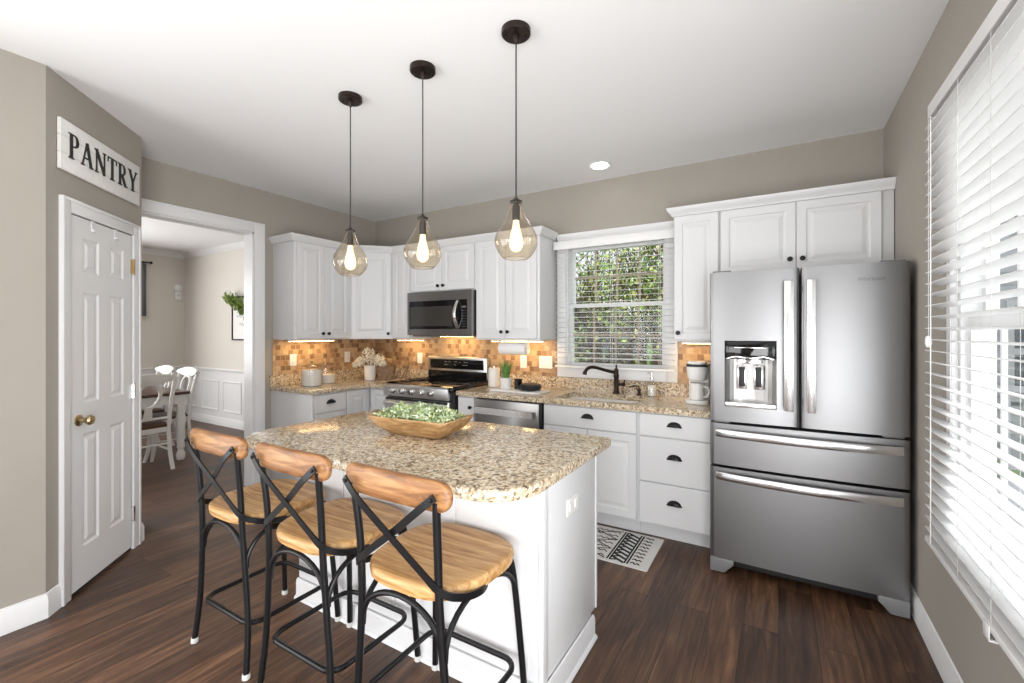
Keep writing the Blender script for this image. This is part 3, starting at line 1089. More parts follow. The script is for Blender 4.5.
cm.tube([(xc - 0.031, LY1 - 0.075, 1.40), (xc - 0.031, LY1 - 0.075, 2.25)], 0.0009, 5)
cm.build('lift_cord', M['blind'], bl2)


# ================================================================= CABINETS
RP = lambda t: [(0, 0), (0, t - 0.003), (0.003, t), (0.052, t), (0.058, t - 0.007), (0.070, t - 0.007), (0.094, t - 0.0005)]
FLAT = lambda t: [(0, 0), (0, t - 0.003), (0.003, t), (0.020, t), (0.0205, t)]


def front(parent, O, U, N, w, h, kind='door', knob=None, pull=False, name=None, rp=None):
    """cabinet door or drawer front: O lower-left corner on the face, U to the right, N outwards"""
    U, N = Vector(U), Vector(N)
    mb = MB()
    t_ = 0.019
    loops = RP(t_) if kind == 'door' else [(0, 0), (0, t_ - 0.004), (0.004, t_), (0.01, t_)]
    if kind == 'door' and min(w, h) < 0.22:
        k_ = min(w, h) / 0.22 * 0.9
        loops = [(a * (k_ if a > 0.004 else 1), d) for a, d in loops]
    mb.nested(Vector(O) + N * 0.0008, U, (0, 0, 1), N, w, h, loops)
    d = mb.build('door' if kind == 'door' else 'drawer_front', M['white_cab'], parent, smooth=False)
    if knob:
        kb = MB()
        kb.lathe([(0.009, 0), (0.006, 0.006), (0.006, 0.014), (0.0145, 0.018), (0.016, 0.023), (0.012, 0.029), (0, 0.031)], Vector(O) + U * knob[0] + Vector((0, 0, knob[1])) + N * (t_ + 0.0008), N, 16)
        kb.build('knob', M['black_metal'], d)
    if pull:
        pb = MB()
        c_ = Vector(O) + U * (w / 2) + Vector((0, 0, h * pull)) + N * (t_ + 0.0008)
        # cup pull: half dome open underneath
        vs, fs = [], []
        na, nb = 14, 6
        for i in range(na + 1):
            a = math.pi * i / na
            for j in range(nb + 1):
                bta = math.pi / 2 * j / nb
                p = c_ + U * (-math.cos(a) * 0.046 * (0.35 + 0.65 * math.cos(bta) if False else math.cos(bta) ** 0.6 if j < nb else 0.25)) + Vector((0, 0, math.sin(a) * 0.034 * (math.cos(bta) ** 0.6 if j < nb else 0.25))) + N * (0.024 * math.sin(bta))
                vs.append(p)
        for i in range(na):
            for j in range(nb):
                a_ = i * (nb + 1) + j
                fs.append((a_, a_ + 1, a_ + nb + 2, a_ + nb + 1))
        pb.add(vs, fs)
        pb.frame_prism(c_, U, (0, 0, 1), N, [(-0.049, -0.004), (0.049, -0.004), (0.049, 0.004), (-0.049, 0.004)], 0.0, 0.005)
        fl = [(-0.036 + 0.072 * i / 8, -0.002) for i in range(9)]
        pb.frame_prism(c_, U, (0, 0, 1), N, [(-0.040, -0.001), (0.040, -0.001), (0.034, 0.018), (0.0, 0.030), (-0.034, 0.018)], 0.001, 0.018)
        pb.build('cup_pull', M['black_metal'], d)
    return d


UZ0, UZ1 = 1.352, 2.270
YF = 3.40     # wall cabinet box front
XFL = -3.79   # wall cabinet front on the opening wall
G = 0.0025


def cab(name, label, loc, group='white wall cabinets'):
    return thing(name, label, 'cabinet', loc, group)


# on the opening wall: double door
u1 = cab('wall_cabinet', 'white two door wall cabinet nearest the dining room opening', (-3.95, 2.78, UZ0))
MB().box(XD + 0.001, XFL, 2.475, 3.088, UZ0, UZ1).build('body', M['white_cab'], u1, bevel=0.0015)
dw = (3.088 - 2.475 - 0.03 - 0.004) / 2
front(u1, (XFL, 2.475 + 0.022, UZ0 + 0.012), (0, 1, 0), (1, 0, 0), dw, UZ1 - UZ0 - 0.03, knob=(dw - 0.03, 0.045))
front(u1, (XFL, 2.475 + 0.022 + dw + 0.004, UZ0 + 0.012), (0, 1, 0), (1, 0, 0), dw, UZ1 - UZ0 - 0.03, knob=(0.03, 0.045))
# diagonal corner cabinet
u2 = cab('corner_wall_cabinet', 'white diagonal corner wall cabinet above the flower vase', (-3.85, 3.45, UZ0))
A = Vector((XFL, 3.09, 0)); B = Vector((-3.49, YF, 0))
MB().prism([(XD + 0.001, 3.09), (XFL, 3.09), (-3.49, YF), (-3.49, YB - 0.001), (XD + 0.001, YB - 0.001)], UZ0, UZ1).build('body', M['white_cab'], u2)
du = (B - A).normalized(); dn = Vector((du.y, -du.x, 0)); dl = (B - A).length
front(u2, A + du * 0.018 + Vector((0, 0, UZ0 + 0.012)), du, dn, dl - 0.036, UZ1 - UZ0 - 0.03, knob=(dl - 0.036 - 0.03, 0.045))
# narrow cabinet, over-microwave, double
u3 = cab('wall_cabinet', 'narrow white wall cabinet between the corner cabinet and the microwave', (-3.35, 3.56, UZ0))
MB().box(-3.488, -3.225, YF, YB - 0.001, UZ0, UZ1).build('body', M['white_cab'], u3, bevel=0.0015)
front(u3, (-3.488 + 0.012, YF, UZ0 + 0.012), (1, 0, 0), (0, -1, 0), 0.24, UZ1 - UZ0 - 0.03)
u4 = cab('wall_cabinet', 'short white two door wall cabinet directly above the microwave', (-2.82, 3.56, 1.84))
MB().box(-3.223, -2.417, YF, YB - 0.001, 1.818, UZ1).build('body', M['white_cab'], u4, bevel=0.0015)
dw = (0.806 - 0.024 - 0.004) / 2
front(u4, (-3.223 + 0.012, YF, 1.818 + 0.012), (1, 0, 0), (0, -1, 0), dw, UZ1 - 1.818 - 0.03, knob=(dw - 0.03, 0.045))
front(u4, (-3.223 + 0.012 + dw + 0.004, YF, 1.818 + 0.012), (1, 0, 0), (0, -1, 0), dw, UZ1 - 1.818 - 0.03, knob=(0.03, 0.045))
u5 = cab('wall_cabinet', 'tall white two door wall cabinet between the microwave and the sink window', (-2.08, 3.56, UZ0))
MB().box(-2.415, -1.752, YF, YB - 0.001, UZ0, UZ1).build('body', M['white_cab'], u5, bevel=0.0015)
dw = (0.663 - 0.036 - 0.004) / 2
front(u5, (-2.415 + 0.012, YF, UZ0 + 0.012), (1, 0, 0), (0, -1, 0), dw, UZ1 - UZ0 - 0.03, knob=(dw - 0.03, 0.06))
front(u5, (-2.415 + 0.012 + dw + 0.004, YF, UZ0 + 0.012), (1, 0, 0), (0, -1, 0), dw, UZ1 - UZ0 - 0.03, knob=(0.03, 0.06))
u6 = cab('wall_cabinet', 'single door white wall cabinet between the sink window and the refrigerator', (-0.5, 3.56, UZ0))
MB().box(-0.655, -0.352, YF, YB - 0.001, UZ0, UZ1).build('body', M['white_cab'], u6, bevel=0.0015)
front(u6, (-0.655 + 0.006, YF, UZ0 + 0.012), (1, 0, 0), (0, -1, 0), 0.29, UZ1 - UZ0 - 0.03, knob=(0.028, 0.05))
u7 = cab('wall_cabinet', 'wide white two door wall cabinet above the refrigerator', (0.1, 3.56, 1.83))
MB().box(-0.350, XR - 0.004, YF, YB - 0.001, 1.80, UZ1).build('body', M['white_cab'], u7, bevel=0.0015)
front(u7, (-0.350 + 0.006, YF, 1.81), (1, 0, 0), (0, -1, 0), 0.437, UZ1 - 1.81 - 0.018, knob=(0.437 - 0.032, 0.075))
front(u7, (0.097, YF, 1.81), (1, 0, 0), (0, -1, 0), 0.425, UZ1 - 1.81 - 0.018, knob=(0.032, 0.075))
# crown mouldings on the cabinets
CRC = [(0.0, 0), (0.014, 0.0), (0.016, 0.012), (0.024, 0.022), (0.040, 0.042), (0.045, 0.060), (0.0, 0.060)]
cm = MB(); cm.sweep([(XD + 0.004, 2.472), (XFL + 0.002, 2.472), (XFL + 0.002, 3.086), (-3.488, YF - 0.002), (-1.750, YF - 0.002), (-1.750, YB - 0.055)], CRC, UZ1 - 0.0145, side=1)
tag(cm.build('crown_molding', M['white_cab']), 'long white crown moulding on the cabinets left of the sink window', 'moulding', 'cabinet crown mouldings')
cm = MB(); cm.sweep([(-0.657, YB - 0.055), (-0.657, YF - 0.002), (XR - 0.002, YF - 0.002)], CRC, UZ1 - 0.0145, side=1)
tag(cm.build('crown_molding', M['white_cab']), 'white crown moulding on the cabinets above the refrigerator', 'moulding', 'cabinet crown mouldings')

# under cabinet lights
for i, (x0, x1, y0, y1, z, l) in enumerate(((-4.02, -3.97, 2.56, 3.05, UZ0, 'slim warm light under the cabinet nearest the dining room opening'),
                                        (-3.62, -3.26, 3.58, 3.63, UZ0, 'slim warm light under the narrow cabinet left of the microwave'),
                                        (-2.36, -1.82, 3.56, 3.61, UZ0, 'slim warm light under the cabinet right of the microwave'),
                                        (-0.63, -0.37, 3.56, 3.61, UZ0, 'slim warm light under the cabinet beside the refrigerator'))):
    ul = thing('under_cabinet_light', l, 'light', ((x0 + x1) / 2, (y0 + y1) / 2, z - 0.02), 'under cabinet lights')
    MB().box(x0, x1, y0, y1, z - 0.018, z - 0.0008).build('housing', M['white_plastic'], ul, bevel=0.002)
    MB().box(x0 + 0.006, x1 - 0.006, y0 + 0.006, y1 - 0.006, z - 0.0195, z - 0.0183).build('lens', M['uc_light'], ul)

# ---- base cabinets
BZ0, BZ1 = 0.105, 0.874
YBF = 3.115
XBF = -3.515


def bcab(label, loc):
    return thing('base_cabinet', label, 'cabinet', loc, 'white base cabinets')


b1 = bcab('white base cabinet with end panel and drawers nearest the dining room opening', (-3.8, 2.65, 0))
MB().box(XD + 0.001, XBF, 2.475, 2.815, BZ0, BZ1).build('body', M['white_cab'], b1)
MB().box(XD + 0.001, XBF - 0.07, 2.485, 2.815, 0.001, BZ0).build('toe_kick', M['white_cab'], b1)
MB().box(XD + 0.001, XBF + 0.015, 2.458, 2.4745, 0.001, BZ1).build('end_panel', M['white_cab'], b1, bevel=0.001)
front(b1, (XBF, 2.482, 0.70), (0, 1, 0), (1, 0, 0), 0.328, 0.160, 'drawer', pull=0.5)
front(b1, (XBF, 2.482, 0.42), (0, 1, 0), (1, 0, 0), 0.328, 0.272, 'drawer', pull=0.5)
front(b1, (XBF, 2.482, 0.12), (0, 1, 0), (1, 0, 0), 0.328, 0.292, 'drawer', pull=0.5)
b2 = bcab('white corner base cabinet below the flower vase', (-3.8, 3.2, 0))
MB().prism([(XD + 0.001, 2.817), (XBF, 2.817), (XBF, YBF), (-3.225, YBF), (-3.225, YB - 0.001), (XD + 0.001, YB - 0.001)], BZ0, BZ1).build('body', M['white_cab'], b2)
MB().prism([(XD + 0.001, 2.817), (XBF - 0.07, 2.817), (XBF - 0.07, YBF + 0.07), (-3.225, YBF + 0.07), (-3.225, YB - 0.001), (XD + 0.001, YB - 0.001)], 0.001, BZ0).build('toe_kick', M['white_cab'], b2)
front(b2, (XBF, 2.824, 0.12), (0, 1, 0), (1, 0, 0), 0.262, 0.742)
front(b2, (XBF + 0.03, YBF, 0.12), (1, 0, 0), (0, -1, 0), 0.25, 0.742)
b3 = bcab('very narrow white base cabinet between the range and the dishwasher', (-2.31, 3.4, 0))
MB().box(-2.398, -2.222, YBF, YB - 0.001, BZ0, BZ1).build('body', M['white_cab'], b3)
MB().box(-2.398, -2.222, YBF + 0.07, YB - 0.001, 0.001, BZ0).build('toe_kick', M['white_cab'], b3)
front(b3, (-2.394, YBF, 0.12), (1, 0, 0), (0, -1, 0), 0.168, 0.742, knob=(0.138, 0.66))
b4 = bcab('white sink base cabinet with false drawer front above its doors', (-1.2, 3.4, 0))
MB().prism([(-1.568, YBF), (-0.842, YBF), (-0.842, YBF + 0.02), (-1.568, YBF + 0.02)], BZ0, BZ1).build('face_frame', M['white_cab'], b4)
bx = MB(); bx.box(-1.568, -1.553, YBF + 0.02, YB - 0.001, BZ0, BZ1); bx.box(-0.857, -0.842, YBF + 0.02, YB - 0.001, BZ0, BZ1); bx.box(-1.553, -0.857, YBF + 0.02, YB - 0.001, BZ0, BZ0 + 0.015)
bx.build('body', M['white_cab'], b4)
MB().box(-1.568, -0.842, YBF + 0.07, YB - 0.001, 0.001, BZ0).build('toe_kick', M['white_cab'], b4)
front(b4, (-1.562, YBF, 0.712), (1, 0, 0), (0, -1, 0), 0.714, 0.152, 'drawer', pull=0.5)
front(b4, (-1.562, YBF, 0.12), (1, 0, 0), (0, -1, 0), 0.355, 0.585)
front(b4, (-1.203, YBF, 0.12), (1, 0, 0), (0, -1, 0), 0.355, 0.585)
b5 = bcab('white three drawer base cabinet beside the refrigerator', (-0.6, 3.4, 0))
MB().box(-0.840, -0.358, YBF, YB - 0.001, BZ0, BZ1).build('body', M['white_cab'], b5)
MB().box(-0.840, -0.358, YBF + 0.07, YB - 0.001, 0.001, BZ0).build('toe_kick', M['white_cab'], b5)
front(b5, (-0.826, YBF, 0.712), (1, 0, 0), (0, -1, 0), 0.462, 0.152, 'drawer', pull=0.5)
front(b5, (-0.826, YBF, 0.402), (1, 0, 0), (0, -1, 0), 0.462, 0.302, 'drawer', pull=0.56)
front(b5, (-0.826, YBF, 0.118), (1, 0, 0), (0, -1, 0), 0.462, 0.276, 'drawer', pull=0.54)

# ---- countertops
CZ0, CZ1 = 0.875, 0.914
ct = thing('countertop', 'granite countertop left of the range with flower vase and canisters', 'countertop', (-3.7, 3.1, CZ0), 'granite countertops')
MB().prism([(XD + 0.001, 2.440), (-3.475, 2.440), (-3.475, 3.07), (-3.228, 3.07), (-3.228, YB - 0.001), (XD + 0.001, YB - 0.001)], CZ0, CZ1).build('slab', M['granite'], ct, bevel=0.006)
r_ = MB(); r_.box(XD + 0.001, XD + 0.021, 2.440, YB - 0.022, CZ1, 1.015); r_.box(XD + 0.001, -3.228, YB - 0.021, YB - 0.001, CZ1, 1.015)
r_.build('backsplash_strip', M['granite'], ct)
ct = thing('countertop', 'granite countertop with the sink, right of the range', 'countertop', (-1.4, 3.4, CZ0), 'granite countertops')
SX0, SX1, SY0, SY1 = -1.50, -0.875, 3.15, 3.535
c = MB()
xa, xb, ya, yb_ = -2.395, -0.356, 3.07, YB - 0.001
outer = [(xa, ya), (xb, ya), (xb, yb_), (xa, yb_)]
inner = rrect(SX0, SX1, SY0, SY1, [0.05] * 4, 5)
# slab with a rounded sink cut-out: bridge outer and inner loops per corner
def ring_faces(mb, z, flip):
    n = len(inner)
    vs = [(p[0], p[1], z) for p in inner] + [(p[0], p[1], z) for p in outer]
    q = n // 4
    fs = []
    for cidx in range(4):
        base = cidx * q
        for k in range(q - 1):
            fs.append((base + k, base + k + 1, n + cidx))
        nx = (cidx + 1) % 4
        fs.append((base + q - 1, nx * q, n + nx, n + cidx))
    if flip:
        fs = [f[::-1] for f in fs]
    mb.add(vs, fs)
ring_faces(c, CZ1, False); ring_faces(c, CZ0, True)
n_ = len(inner)
c.add([(p[0], p[1], CZ0) for p in inner] + [(p[0], p[1], CZ1) for p in inner], [(i, (i + 1) % n_, n_ + (i + 1) % n_, n_ + i) for i in range(n_)])
c.add([(p[0], p[1], CZ0) for p in outer] + [(p[0], p[1], CZ1) for p in outer], [(i, (i + 1) % 4, 4 + (i + 1) % 4, 4 + i) for i in range(4)])
c.build('slab', M['granite'], ct, smooth=False)
MB().box(-2.395, -0.356, YB - 0.021, YB - 0.001, CZ1, 1.015).build('backsplash_strip', M['granite'], ct)
# sink
s = MB()
lp = lambda ins, z, rr: [(p[0], p[1], z) for p in rrect(SX0 - 0.012 + ins, SX1 + 0.012 - ins, SY0 - 0.012 + ins, SY1 + 0.012 - ins, [rr] * 4, 5)]
rings = [lp(0, CZ0 - 0.002, 0.055), lp(0.010, CZ0 - 0.002, 0.05), lp(0.014, CZ0 - 0.10, 0.05), lp(0.03, CZ0 - 0.185, 0.05), lp(0.06, CZ0 - 0.19, 0.04)]
vs = sum(rings, [])
n_ = len(rings[0]); fs = []
for j in range(len(rings) - 1):
    for k in range(n_):
        fs.append((j * n_ + k, j * n_ + (k + 1) % n_, (j + 1) * n_ + (k + 1) % n_, (j + 1) * n_ + k))
fs.append(tuple(4 * n_ + k for k in range(n_)))
s.add(vs, fs)
tag(s.build('kitchen_sink', M['white_ceramic']), 'white undermount sink set in the granite below the window', 'sink')

# ================================================================= ISLAND
isl = thing('kitchen_island', 'white kitchen island with speckled granite top and stools along it', 'island', (-1.5, 1.75, 0))
MB().prism(rrect(-2.275, -0.682, 1.155, 2.068, [0.18, 0.19, 0.012, 0.02], 10), 0.873, 0.914).build('countertop', M['granite'], isl, bevel=0.007, seg=3)
IX0, IX1, IY0, IY1 = -2.215, -0.765, 1.478, 2.040
MB().prism([(IX0, IY0), (IX1, IY0), (IX1, IY1 - 0.07), (IX0, IY1 - 0.07)], 0.001, 0.8725).box(IX0, IX1, IY1 - 0.07, IY1, 0.105, 0.8725).build('body', M['white_cab'], isl)
# end panel standing a little proud, with corner stile and toe notch
e = MB()
e.prism([(IX1 + 0.0005, IY0 - 0.006), (IX1 + 0.020, IY0 - 0.006), (IX1 + 0.020, IY0 + 0.036), (IX1 + 0.0005, IY0 + 0.036)], 0.001, 0.8722)
e.box(IX1 + 0.0005, IX1 + 0.014, IY0 + 0.036, IY1 + 0.004, 0.105, 0.8722)
e.box(IX1 + 0.0005, IX1 + 0.014, IY0 + 0.036, IY1 - 0.06, 0.001, 0.105)
e.box(IX1 + 0.014, IX1 + 0.020, IY1 - 0.012, IY1 + 0.004, 0.105, 0.8722)
e.build('end_panel', M['white_cab'], isl, bevel=0.0015)
e = MB()
for xx in (-2.19, -1.84, -1.49, -1.14):
    e.nested((xx + 0.0, IY0 - 0.0004, 0.14), (1, 0, 0), (0, 0, 1), (0, -1, 0), 0.335, 0.71, [(0, 0), (0, 0.005), (0.002, 0.006), (0.004, 0.006)])
e.build('front_panels', M['white_cab'], isl, smooth=False)
b = MB(); b.sweep([(IX0 + 0.0, IY0 - 0.007), (IX1 + 0.021, IY0 - 0.007), (IX1 + 0.021, IY1 - 0.06)], [(0, 0), (0.012, 0), (0.012, 0.085), (0.006, 0.10), (0, 0.102)], 0.001, side=1)
b.build('baseboard', M['white_cab'], isl)
b = MB(); b.sweep([(IX0 + 0.0, IY0 - 0.0195), (IX1 + 0.0335, IY0 - 0.0195), (IX1 + 0.0335, IY1 - 0.06)], [(0, 0), (0.012, 0), (0.010, 0.008), (0.004, 0.014), (0, 0.016)], 0.001, side=1)
b.build('shoe_molding', M['white_cab'], isl)
for k, xx in enumerate((-2.2, -1.72, -1.245)):
    front(isl, (xx + 0.462, IY1, 0.13), (-1, 0, 0), (0, 1, 0), 0.462, 0.72, knob=(0.03, 0.66))
po = MB()
oy, oz = 1.755, 0.688
po.nested((IX1 + 0.0142, oy - 0.057, oz - 0.035), (0, 1, 0), (0, 0, 1), (1, 0, 0), 0.114, 0.070, [(0, 0), (0, 0.004), (0.004, 0.006), (0.006, 0.006)])
for dy in (-0.028, 0.028):
    po.box(IX1 + 0.02, IX1 + 0.0235, oy + dy - 0.015, oy + dy + 0.015, oz - 0.016, oz + 0.016)
tag(po.build('outlet_plate', M['white_plastic'], isl), 'white outlet plate on the end panel')

# ================================================================= REFRIGERATOR
fr = thing('refrigerator', 'stainless steel four door refrigerator with ice and water dispenser', 'refrigerator', (0.1, 3.3, 0))
FX0, FX1, FS = -0.352, 0.557, 0.100
FY = 2.888


def bulge_panel(x0, x1, z0, z1, amp, yb, hole=None, ncol=22):
    """door with a gently bowed face and rolled side edges; optional rectangular hole"""
    mb = MB()
    cols = [0.0, 0.004, 0.012, 0.03] + [0.03 + (0.94) * i / ncol for i in range(1, ncol)] + [0.97, 0.988, 0.996, 1.0]
    xs = [x0 + (x1 - x0) * c_ for c_ in cols]
    zs_ = [z0, z1]
    if hole:
        hx0, hx1, hz0, hz1 = hole
        xs = sorted(set([x_ for x_ in xs if abs(x_ - hx0) > 0.006 and abs(x_ - hx1) > 0.006] + [hx0, hx1]))
        zs_ = [z0, hz0, hz1, z1]

    def yy(x_):
        uu = (x_ - x0) / (x1 - x0)
        s_ = abs(2 * uu - 1)
        y_ = FY - amp * (1 - s_ ** 2.2)
        ed = min(uu, 1 - uu) * (x1 - x0)
        if ed < 0.012:
            y_ += 0.010 * (1 - ed / 0.012) ** 2
        return y_
    for i in range(len(xs) - 1):
        for j in range(len(zs_) - 1):
            if hole and xs[i] >= hx0 - 1e-6 and xs[i + 1] <= hx1 + 1e-6 and j == 1:
                continue
            a, b2_ = xs[i], xs[i + 1]
            mb.add([(a, yy(a), zs_[j]), (b2_, yy(b2_), zs_[j]), (b2_, yy(b2_), zs_[j + 1]), (a, yy(a), zs_[j + 1])], [(0, 1, 2, 3)])
        a, b2_ = xs[i], xs[i + 1]
        mb.add([(a, yy(a), z0), (b2_, yy(b2_), z0), (b2_, yb, z0), (a, yb, z0)], [(0, 1, 2, 3)])
        mb.add([(a, yy(a), z1), (b2_, yy(b2_), z1), (b2_, yb, z1), (a, yb, z1)], [(3, 2, 1, 0)])
    for x_ in (x0, x1):
        mb.add([(x_, yy(x_), z0), (x_, yb, z0), (x_, yb, z1), (x_, yy(x_), z1)], [(0, 1, 2, 3)])
    return mb, yy


def weld(o, d=0.0002):
    bm = bmesh.new(); bm.from_mesh(o.data)
    bmesh.ops.remove_doubles(bm, verts=bm.verts, dist=d)
    bmesh.ops.recalc_face_normals(bm, faces=bm.faces)
    for f in bm.faces: f.smooth = True
    for e_ in bm.edges:
        e_.smooth = not (len(e_.link_faces) == 2 and e_.calc_face_angle(0) > R(35))
    bm.to_mesh(o.data); bm.free()
    return o


DBK = 2.975
MB().box(FX0 + 0.006, FX1 - 0.006, DBK + 0.012, 3.69, 0.055, 1.738).build('case', M['black_matte'], fr, bevel=0.003)
HX0, HX1, HZ0, HZ1 = -0.272, -0.010, 0.985, 1.368
mb, yl = bulge_panel(FX0, FS - 0.004, 0.898, 1.768, 0.012, DBK, (HX0, HX1, HZ0, HZ1))
ld = weld(mb.build('door', M['steel'], fr)); tag(ld, 'left stainless door with the dispenser')
mb, yr_ = bulge_panel(FS + 0.004, FX1, 0.898, 1.768, 0.012, DBK)
rd = weld(mb.build('door', M['steel'], fr)); tag(rd, 'right stainless door')
mb, yd_ = bulge_panel(FX0, FX1, 0.640, 0.882, 0.016, DBK)
dr1 = weld(mb.build('drawer', M['steel'], fr)); tag(dr1, 'shallow middle stainless drawer')
mb, _ = bulge_panel(FX0, FX1, 0.092, 0.624, 0.016, DBK)
dr2 = weld(mb.build('drawer', M['steel'], fr)); tag(dr2, 'deep bottom stainless freezer drawer')
# hinge covers between door and drawer
for xx in (FX0 + 0.02, FX1 - 0.105):
    MB().box(xx, xx + 0.085, 2.905, 2.97, 0.884, 0.8955).build('hinge_cover', M['gray_plastic'], fr, bevel=0.002)
for xx in (FX0 + 0.01, FX1 - 0.11):
    MB().box(xx, xx + 0.10, 2.93, 3.06, 1.7685, 1.782).build('top_hinge', M['gray_plastic'], fr, bevel=0.004)
# dispenser
dp = MB()
yh = 2.965
dp.add([(HX0, FY - 0.006, HZ0), (HX0, yh, HZ0), (HX0, yh, HZ1), (HX0, FY - 0.006, HZ1)], [(0, 1, 2, 3)])
dp.add([(HX1, FY - 0.010, HZ0), (HX1, yh, HZ0), (HX1, yh, HZ1), (HX1, FY - 0.010, HZ1)], [(3, 2, 1, 0)])
dp.add([(HX0, FY - 0.006, HZ0), (HX1, FY - 0.010, HZ0), (HX1, yh, HZ0), (HX0, yh, HZ0)], [(0, 1, 2, 3)])
dp.add([(HX0, FY - 0.006, HZ1), (HX1, FY - 0.010, HZ1), (HX1, yh, HZ1), (HX0, yh, HZ1)], [(3, 2, 1, 0)])
nn = 12
for k in range(nn):
    xa = HX0 + (HX1 - HX0) * k / nn; xb = HX0 + (HX1 - HX0) * (k + 1) / nn
    f_ = lambda x_: yh - 0.004 - 0.03 * (abs(2 * (x_ - HX0) / (HX1 - HX0) - 1) ** 3)
    dp.add([(xa, f_(xa), HZ0), (xb, f_(xb), HZ0), (xb, f_(xb), HZ1), (xa, f_(xa), HZ1)], [(0, 1, 2, 3)])
cavity = dp.build('dispenser_cavity', M['steel_dark'], ld)
p = MB()
p.box(HX0 + 0.004, HX1 - 0.004, 2.886, 2.955, 1.262, HZ1 - 0.003)
tag(p.build('control_panel', M['black_gloss'], ld, bevel=0.006), 'glossy black dispenser control panel')
p = MB()
p.tube(spline([(HX0 + 0.012, 2.884, 1.262), (HX0 + 0.06, 2.878, 1.276), (-0.141, 2.872, 1.268), (HX1 - 0.06, 2.878, 1.276), (HX1 - 0.012, 2.884, 1.262)], 5), 0.007, 8)
p.box(-0.20, -0.085, 2.895, 2.945, 1.235, 1.262)
p.box(HX0 + 0.05, HX1 - 0.05, 2.8825, 2.8855, 1.325, 1.33)
p.build('nozzle_housing', M['chrome'], ld, bevel=0.001)
for xx in (-0.185, -0.10):
    p = MB(); p.box(xx - 0.024, xx + 0.024, 2.930, 2.942, 1.085, 1.225)
    pd = p.build('paddle_frame', M['chrome'], ld, bevel=0.003)
    MB().box(xx - 0.016, xx + 0.016, 2.926, 2.9298, 1.10, 1.215).build('paddle', M['black_matte'], pd, bevel=0.002)
p = MB(); p.box(HX0 + 0.002, HX1 - 0.002, 2.870, 2.955, HZ0 + 0.0, HZ0 + 0.028)
p.build('drip_tray', M['steel_bright'], ld, bevel=0.004)
# handles
for (xa, xb, door_) in ((0.024, 0.070, ld), (0.127, 0.168, rd)):
    h = MB(); h.box(xa, xb, 2.818, 2.834, 0.99, 1.695)
    for zz in (1.03, 1.64):
        h.box(xa + 0.010, xb - 0.010, 2.834, 2.884, zz, zz + 0.025)
    h.build('handle', M['steel_bright'], door_, bevel=0.004)
for zc_, d_ in ((0.830, dr1), (0.580, dr2)):
    h = MB()
    pts = [(FX0 + 0.036 + (FX1 - FX0 - 0.068) * i / 20, 2.862 - 0.045 * (1 - (2 * i / 20 - 1) ** 2), zc_) for i in range(21)]
    h.tube(pts, 0.007, 8, ry=0.024, up=(0, 0, 1))
    for i in (1, 19):
        h.box(pts[i][0] - 0.015, pts[i][0] + 0.015, pts[i][1] + 0.004, 2.892, zc_ - 0.018, zc_ + 0.018)
    h.build('handle', M['steel_bright'], d_, bevel=0.001)
# feet and base grille
MB().box(FX0 + 0.09, FX1 - 0.09, 2.925, 2.985, 0.04, 0.088).build('base_grille', M['black_matte'], fr, bevel=0.004)
for xx, s_ in ((FX0 + 0.002, 1), (FX1 - 0.002, -1)):
    p = MB()
    p.frame_prism((xx, 2.884, 0), (s_, 0, 0), (0, 0, 1), (0, 1, 0), [(0, 0.006), (0.075, 0.006), (0.095, 0.03), (0.125, 0.06), (0.125, 0.090), (0, 0.090)], 0, 0.11)
    p.build('foot', M['gray_plastic'], fr, bevel=0.005)
# maker's lettering on the right door
tx = bpy.data.curves.new('lettering', 'FONT')
tx.body = 'Whirlpool'
tx.size = 0.027
tx.extrude = 0.0006
tx.align_x = 'CENTER'
tob = bpy.data.objects.new('tmp_text', tx)
tob.rotation_euler = (R(90), 0, 0)
COL.objects.link(tob)
bpy.context.view_layer.update()
tme = bpy.data.meshes.new_from_object(tob.evaluated_get(bpy.context.evaluated_depsgraph_get()))
bpy.data.objects.remove(tob, do_unlink=True)
tme.transform(Matrix.Rotation(R(90), 4, 'X'))
to = bpy.data.objects.new('lettering', tme); COL.objects.link(to)
tme.materials.append(M['gray_print'])
to.parent = rd
to.location = Vector((0.402, yr_(0.402) - 0.0015, 1.678)) - Vector(ROOT[fr.name])

# ================================================================= RANGE
rg = thing('range', 'stainless and black electric range below the microwave', 'range', (-2.81, 3.4, 0))
GX0, GX1 = -3.222, -2.412
MB().box(GX0, GX1, 3.075, 3.70, 0.06, 0.900).build('body', M['black_matte'], rg)
MB().box(GX0 + 0.02, GX1 - 0.02, 3.13, 3.70, 0.001, 0.06).build('base', M['black_matte'], rg)
MB().box(GX0, GX1, 3.035, 3.655, 0.9005, 0.940).build('cooktop', M['black_gloss'], rg, bevel=0.004)
for xx in (GX0 + 0.001, GX1 - 0.016):
    MB().box(xx, xx + 0.015, 3.06, 3.640, 0.9405, 0.950).build('side_rail', M['black_gloss'], rg, bevel=0.003)
cp = MB(); cp.frame_prism((GX0 - 0.002, 0, 0), (0, 1, 0), (0, 0, 1), (1, 0, 0), [(3.020, 0.826), (3.0745, 0.826), (3.0745, 0.8995), (3.034, 0.8995), (3.034, 0.938), (3.012, 0.924)], 0, GX1 - GX0 - 0.030)
panel = cp.build('control_panel', M['steel_light'], rg, bevel=0.002)
for k in range(5):
    xx = -3.10 + k * 0.118
    kb = MB(); kb.lathe([(0.030, 0), (0.030, 0.004), (0.024, 0.008), (0.023, 0.030), (0.018, 0.034), (0, 0.034)], (xx, 3.0165, 0.878), (0, -1, 0), 20)
    kb.box(xx - 0.003, xx + 0.003, 2.978, 2.984, 0.880, 0.900)
    kb.build('knob', M['chrome'], panel)
od = MB(); od.box(GX0 + 0.004, GX1 - 0.034, 3.035, 3.0745, 0.215, 0.812)
dr = od.build('oven_door', M['steel_light'], rg, bevel=0.004)
